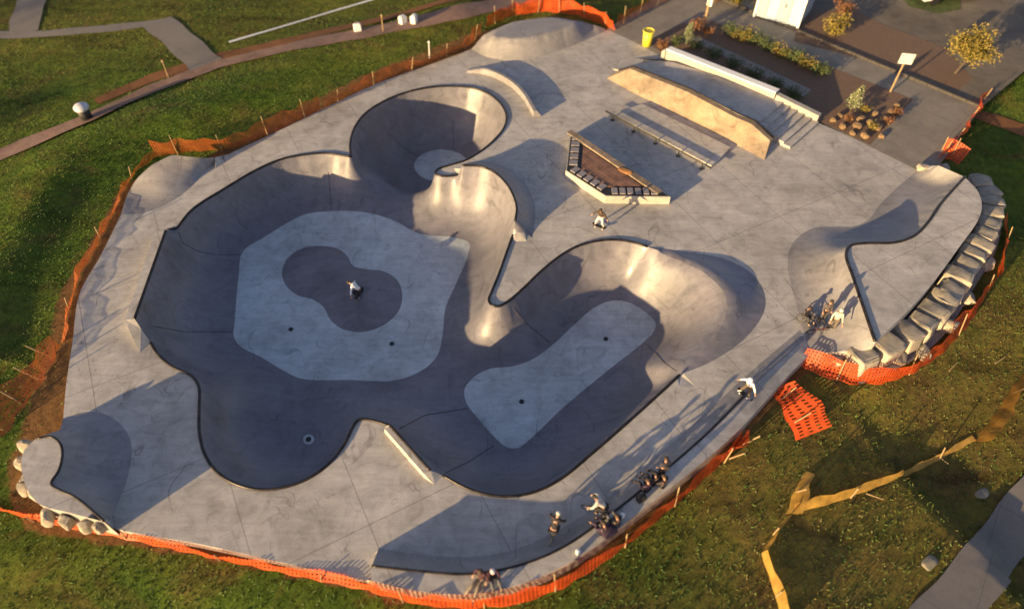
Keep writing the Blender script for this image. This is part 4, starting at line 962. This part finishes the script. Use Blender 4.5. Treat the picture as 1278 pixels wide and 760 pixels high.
POSES = {
 'stand': dict(pel=(0,0,.93), che=(0,.0,1.27), nek=(0,.0,1.46), hea=(0,.03,1.60), sh=(.17,0,1.40), el=(.24,-.02,1.13), ha=(.24,.1,.9), kn=(.11,.03,.5), an=(.12,-.02,.09), fw=(0,1)),
 'roll': dict(pel=(0,-.06,.84), che=(.0,.04,1.16), nek=(0,.1,1.34), hea=(0,.16,1.47), sh=(.17,.06,1.28), el=(.36,.1,1.1), ha=(.5,.16,.95), kn=(.2,.12,.52), an=(.27,0,.19), fw=(.5,.85)),
 'crouch': dict(pel=(0,-.22,.5), che=(0,.08,.8), nek=(0,.22,.94), hea=(0,.33,1.02), sh=(.18,.12,.9), el=(.36,.22,.74), ha=(.52,.34,.62), kn=(.24,.16,.52), an=(.27,-.02,.19), fw=(.5,.85)),
 'bike': dict(pel=(0,-.28,.86), che=(0,.02,1.14), nek=(0,.14,1.30), hea=(0,.22,1.42), sh=(.17,.08,1.23), el=(.34,.2,1.06), ha=(.3,.36,.93), kn=(.13,.1,.6), an=(.13,-.02,.3), fw=(0,1)),
 'sit': dict(pel=(0,0,.13), che=(0,-.06,.48), nek=(0,-.02,.66), hea=(0,.04,.79), sh=(.17,-.03,.6), el=(.25,.12,.38), ha=(.15,.33,.33), kn=(.15,.36,.42), an=(.16,.55,.08), fw=(0,1)),
 'legs_out': dict(pel=(0,0,.13), che=(0,-.12,.48), nek=(0,-.1,.66), hea=(0,-.04,.8), sh=(.17,-.1,.6), el=(.28,-.1,.36), ha=(.3,.08,.2), kn=(.13,.42,.2), an=(.2,.8,.08), fw=(0,1)),
}
def person(base, yaw, pose, top, legs, label, shoes=(.03,.03,.03), hat=None, tweak=None, helmet=False, tilt=0):
    p = dict(POSES[pose]); p.update(tweak or {})
    o = empty('person', (0, 0, 0), label, 'person'); V3 = lambda k, s=1: Vector((p[k][0]*s, p[k][1], p[k][2]))
    def S2(k, s): 
        kk = k+('L' if s < 0 else 'R')
        return Vector(p[kk]) if kk in p else V3(k, s)
    nd, ed = [], []
    def add(c, r, par=None):
        nd.append((Vector(c), r)); 
        if par is not None: ed.append((par, len(nd)-1))
        return len(nd)-1
    pel, che, nek, hea = V3('pel'), V3('che'), V3('nek'), V3('hea'); up = (hea-nek).normalized(); fwd = Vector((0, 1, 0)); fwd = (fwd-up*fwd.dot(up)).normalized()
    ip_ = add(pel, (.13, .1)); iw_ = add(pel.lerp(che, .5), (.115, .09), ip_); ic = add(che, (.15, .1), iw_); ik = add(nek, .052, ic); ih = add(hea-up*.01, .072, ik); add(hea+up*.085, .085, ih)
    nz = add(hea+fwd*.095-up*.0, .018, ih)
    hands = []
    for s in (-1, 1):
        sh, el, ha = S2('sh', s), S2('el', s), S2('ha', s)
        a = add(sh, .055, ic); b2 = add(el, .042, a); d = (ha-el).normalized(); c2 = add(ha-d*.04, .028, b2); pm = add(ha+d*.035, (.036, .02), c2)
        sd_ = d.cross(Vector((0, 0, 1))); sd_ = sd_.normalized() if sd_.length > .01 else Vector((1, 0, 0)); cu = sd_.cross(d)
        for k, L in enumerate((.062, .075, .07, .055)):
            f0 = ha+d*.065+sd_*(.03*(k-1.5)*.75); f1 = add(f0+d*L*.5, .0095, pm); add(f0+d*L*.85-cu*.03, .0085, f1)
        t1 = add(ha+sd_*.045*s+d*.02, .011, pm); add(ha+sd_*.06*s+d*.06-cu*.015, .0095, t1)
        hp = pel+Vector((.09*s, 0, -.04)); kn, an = S2('kn', s), S2('an', s)
        h1 = add(hp, .085, ip_); k1 = add(kn, .058, h1); a1 = add(an, .04, k1); fx = Vector((p['fw'][0], p['fw'][1], 0)).normalized(); add(an+fx*.13-Vector((0, 0, .05)), .035, a1)
    skin('body', nd, ed, M_skin, o)
    # shirt
    n2, e2_ = [(pel+Vector((0, 0, .02)), (.15, .12)), (pel.lerp(che, .5), (.145, .115)), (che, (.175, .125)), (nek-up*.03, .075)], [(0, 1), (1, 2), (2, 3)]
    for s in (-1, 1):
        i = len(n2); n2 += [(S2('sh', s), .075), (S2('el', s), .06), (S2('el', s).lerp(S2('ha', s), .82), .042)]; e2_ += [(2, i), (i, i+1), (i+1, i+2)]
    skin('jacket', n2, e2_, cloth(top), o)
    n3, e3 = [(pel, (.155, .125))], []
    for s in (-1, 1):
        i = len(n3); hp = pel+Vector((.095*s, 0, -.05)); n3 += [(hp, .105), (S2('kn', s), .08), (S2('an', s)+Vector((0, 0, .03)), .062)]; e3 += [(0, i), (i, i+1), (i+1, i+2)]
    skin('trousers', n3, e3, cloth(legs), o)
    fx = Vector((p['fw'][0], p['fw'][1], 0)).normalized()
    for s in (-1, 1):
        an = S2('an', s); skin('shoe', [(an-fx*.05-Vector((0, 0, .04)), .045), (an+fx*.07-Vector((0, 0, .045)), .05), (an+fx*.17-Vector((0, 0, .055)), .038)], [(0, 1), (1, 2)], cloth(shoes), o)
    bm = bmesh.new(); bmesh.ops.create_icosphere(bm, subdivisions=2, radius=1)
    R_ = up.to_track_quat('Z', 'Y').to_matrix().to_4x4(); rr = .135 if helmet else .108
    for v in bm.verts:
        if v.co.z < -.25: v.co.z = -.25+(v.co.z+.25)*.1
    bmesh.ops.transform(bm, matrix=Matrix.Translation(hea+up*.065-fwd*.012) @ R_ @ Matrix.Diagonal((rr, rr*1.12, rr*.95, 1)), verts=bm.verts)
    bm_obj('helmet' if helmet else ('cap' if hat else 'hair'), bm, cloth(hat) if hat else M_hair, o, True)
    o.location = base; o.rotation_euler = (tilt, 0, yaw); o.scale = (.7,)*3; return o
def skateboard(base, yaw, label, tilt=0):
    o = empty('skateboard', (0, 0, 0), label, 'skateboard'); bm = bmesh.new(); rows = []
    for x, z, w_ in ((-.42,.16,.05),(-.39,.145,.09),(-.28,.1,.105),(.28,.1,.105),(.39,.145,.09),(.42,.16,.05)):
        rows.append([bm.verts.new(c) for c in ((x,-w_,z),(x,w_,z),(x,w_,z+.014),(x,-w_,z+.014))])
    for r1, r2 in zip(rows, rows[1:]):
        for k in range(4): bm.faces.new((r1[k], r2[k], r2[(k+1) % 4], r1[(k+1) % 4]))
    bm.faces.new(rows[0]); bm.faces.new(rows[-1][::-1]); bm_obj('deck', bm, M_black, o)
    for x in (-.22, .22):
        bm = bmesh.new(); add_rod(bm, (x,-.1,.045), (x,.1,.045), .012); add_box(bm, (x,0,.075), (.06,.06,.05)); tr = bm_obj('truck', bm, M_steel, o)
        for y in (-.09, .09):
            bm = bmesh.new(); add_rod(bm, (x,y-.018,.03), (x,y+.018,.03), .03, .03, 12); bm_obj('wheel', bm, M_white, tr)
    o.location = base; o.rotation_euler = (tilt, 0, yaw); o.scale = (.75,)*3; return o
def bmx(base, yaw, frame, label, roll=0, tyre=None):
    o = empty('bmx_bike', (0, 0, 0), label, 'bicycle'); mt = cloth(frame); RY = Matrix.Rotation(math.pi/2, 4, 'Y')
    for y in (-.48, .48):
        bm = bmesh.new(); M_ = Matrix.Translation((0, y, .265)) @ RY; add_torus(bm, M_, .235, .028, 24, 8); wh = bm_obj('wheel', bm, tyre or M_black, o, True)
        bm = bmesh.new(); add_torus(bm, M_, .205, .012, 24, 6); add_rod(bm, (-.05, y, .265), (.05, y, .265), .02)
        for k in range(12):
            a = k*math.pi/6; add_rod(bm, (0, y, .265), (0, y+.2*math.cos(a), .265+.2*math.sin(a)), .003, None, 4)
        bm_obj('rim', bm, M_steel, wh)
    bb, seat, head, hd2 = (0,-.1,.28), (0,-.24,.56), (0,.3,.62), (0,.33,.53); bm = bmesh.new()
    for a, b2, r_ in ((bb,seat,.018),(seat,head,.018),(bb,hd2,.022),(head,hd2,.024)): add_rod(bm, a, b2, r_)
    for s in (-.06, .06): add_rod(bm, (s,-.48,.265), (s*.3,-.1,.28), .012); add_rod(bm, (s,-.48,.265), (s*.3,-.24,.55), .01)
    bm_obj('frame', bm, mt, o)
    bm = bmesh.new()
    for s in (-.055, .055): add_rod(bm, (s,.48,.265), (s,.34,.54), .014)
    bm_obj('fork', bm, mt, o)
    bm = bmesh.new(); add_rod(bm, head, (0,.3,.7), .016); add_rod(bm, (-.1,.32,.7), (.1,.32,.7), .013)
    for s in (-1, 1): add_rod(bm, (.1*s,.32,.7), (.2*s,.33,.9), .012); add_rod(bm, (.2*s,.33,.9), (.36*s,.3,.92), .014)
    bm_obj('handlebar', bm, M_black, o)
    bm = bmesh.new(); add_box(bm, (0,-.27,.62), (.11,.24,.045), 0, .02); add_rod(bm, seat, (0,-.27,.61), .014); bm_obj('saddle', bm, M_black, o)
    bm = bmesh.new(); add_rod(bm, (-.1,-.1,.28), (.1,-.1,.28), .016); add_rod(bm, (.07,-.1,.28), (.07,.06,.22), .01); add_rod(bm, (-.07,-.1,.28), (-.07,-.26,.34), .01); add_box(bm, (.12,.06,.22), (.1,.08,.02)); add_box(bm, (-.12,-.26,.34), (.1,.08,.02)); bm_obj('crank', bm, M_steel, o)
    o.location = base; o.rotation_euler = (0, roll, yaw); o.scale = (.7,)*3; return o
DK = (.018, .016, .022); PUR = (.035, .02, .045); MAR = (.045, .014, .025); GREY = (.1, .1, .11); WHT = (.8, .79, .76); CRM = (.62, .55, .40); BRN = (.075, .05, .03); TAN = (.3, .24, .16)
zb = -D1+.27
b1 = P(448,368,zb); person(b1, R(75), 'crouch', WHT, DK, 'skateboarder in a white shirt and dark trousers crouching on the bump in the big bowl', tweak={'haL': (-.62,.1,.52), 'elL': (-.4,.16,.66)}, tilt=R(-6))
skateboard(b1, R(75), 'dark skateboard under the crouching skater in the big bowl')
b2_ = P(748,284,0); person(b2_, R(150), 'roll', (.06,.035,.02), (.66,.58,.52), 'skateboarder in a dark brown top and pale trousers rolling in front of the planter', shoes=(.05,.045,.04))
skateboard(b2_, R(150), 'skateboard under the skater in pale trousers in front of the planter')
b3 = P(929,494,.18); person(b3, R(125), 'roll', WHT, (.1,.075,.055), 'skateboarder with a white helmet and white top on the strip by the orange flap', shoes=(.75,.74,.72), hat=(.85,.85,.84), helmet=True)
skateboard(b3, R(125), 'skateboard under the skater with the white helmet near the orange flap')
# the group by the right quarter pipe
person(P(1036,412,.12), R(160), 'stand', CRM, (.12,.1,.08), 'person in a cream jacket and pale cap standing among the bikes at the right', hat=(.75,.66,.5), tweak={'haL': (-.3,.3,.95), 'haR': (.3,.3,.95)})
bmx(P(1010,404,.04), R(68), DK, 'dark bicycle standing left of the person in the cream jacket', R(8))
bmx(P(1020,414,.06), R(100), (.1,.02,.03), 'dark bicycle leaning just in front of the person in the cream jacket', R(-20))
person(P(1004,396,.06), R(200), 'sit', (.06,.055,.065), (.05,.045,.05), 'person in grey crouched on the ground at the left of the bike group')
person(P(1024,401,.22), R(190), 'stand', (.09,.075,.08), (.06,.05,.05), 'person in a grey brown jacket standing behind the two bikes at the right quarter pipe')
# riders on the near strip
q = P(692,664,.08); bmx(q, R(-25), (.05,.05,.055), 'small bicycle with tan tyres ridden by the person nearest the low quarter pipe', R(6), simple('tan_tyre', (.32, .26, .15), .7))
person(q, R(-25), 'bike', DK, DK, 'bike rider in black on the tan tyred bicycle left of the other rider', hat=(.5,.48,.46))
q = P(745,640,.18); bmx(q, R(70), DK, 'black bicycle ridden at the black edge above the purple jackets', R(-6))
person(q, R(70), 'bike', (.5,.48,.45), DK, 'bike rider in a pale top and black trousers beside the black edge', hat=(.03,.03,.03))
# sitting people along the fence
person(P(806,611,HB), R(40), 'sit', PUR, DK, 'person in a dark jacket sitting lower left in the dark group by the fence')
person(P(815,603,HB), R(30), 'sit', DK, DK, 'person in black sitting in the middle of the dark group by the fence', hat=(.02,.02,.025))
person(P(824,595,HB), R(20), 'stand', (.03,.028,.05), DK, 'person in dark navy standing at the upper right of the dark fence group', tweak={})
person(P(826,606,.52), R(45), 'sit', (.04,.03,.035), (.05,.05,.06), 'person in charcoal sitting against the orange fence in the dark group')
boulder(P(801,621,HB+.16), (.2,.14,.2), .4, 400, 'dark backpack lying below the dark group by the fence', None, M_black, 'backpack', 'backpack')
person(P(752,664,HB), R(35), 'sit', PUR, PUR, 'person in a dark purple jacket sitting nearest the white cups, left one of the pair')
person(P(768,655,HB), R(35), 'sit', DK, GREY, 'person in black with grey trousers sitting beside the dark purple jacket')
boulder(P(760,664,HB+.14), (.34,.2,.16), .6, 402, 'large dark purple bag between the two people sitting by the white cups', None, cloth(PUR), 'bag', 'bag')
person(P(600,723,HB), R(150), 'legs_out', MAR, TAN, 'person in a dark maroon top with pale trousers stretched out on the near platform')
person(P(615,720,HB), R(-160), 'sit', MAR, GREY, 'person in a maroon top and pale cap sitting at the near platform edge', hat=(.6,.5,.55))
q = G(110,150); lb = empty('litter_bin', q, 'dark litter bin with a pale domed lid beside the dirt path at the left', 'bin')
bm = bmesh.new(); add_rod(bm, q, q+Vector((0, 0, .7)), .26, .3, 16); bm_obj('body', bm, M_black, lb, True)
bm = bmesh.new(); bmesh.ops.create_uvsphere(bm, u_segments=16, v_segments=8, radius=.36, matrix=Matrix.Translation(q+Vector((0, 0, .72))) @ Matrix.Diagonal((1, 1, .6, 1)))
bm_obj('lid', bm, simple('pale_lid', (.5, .5, .55), .5), lb, True)
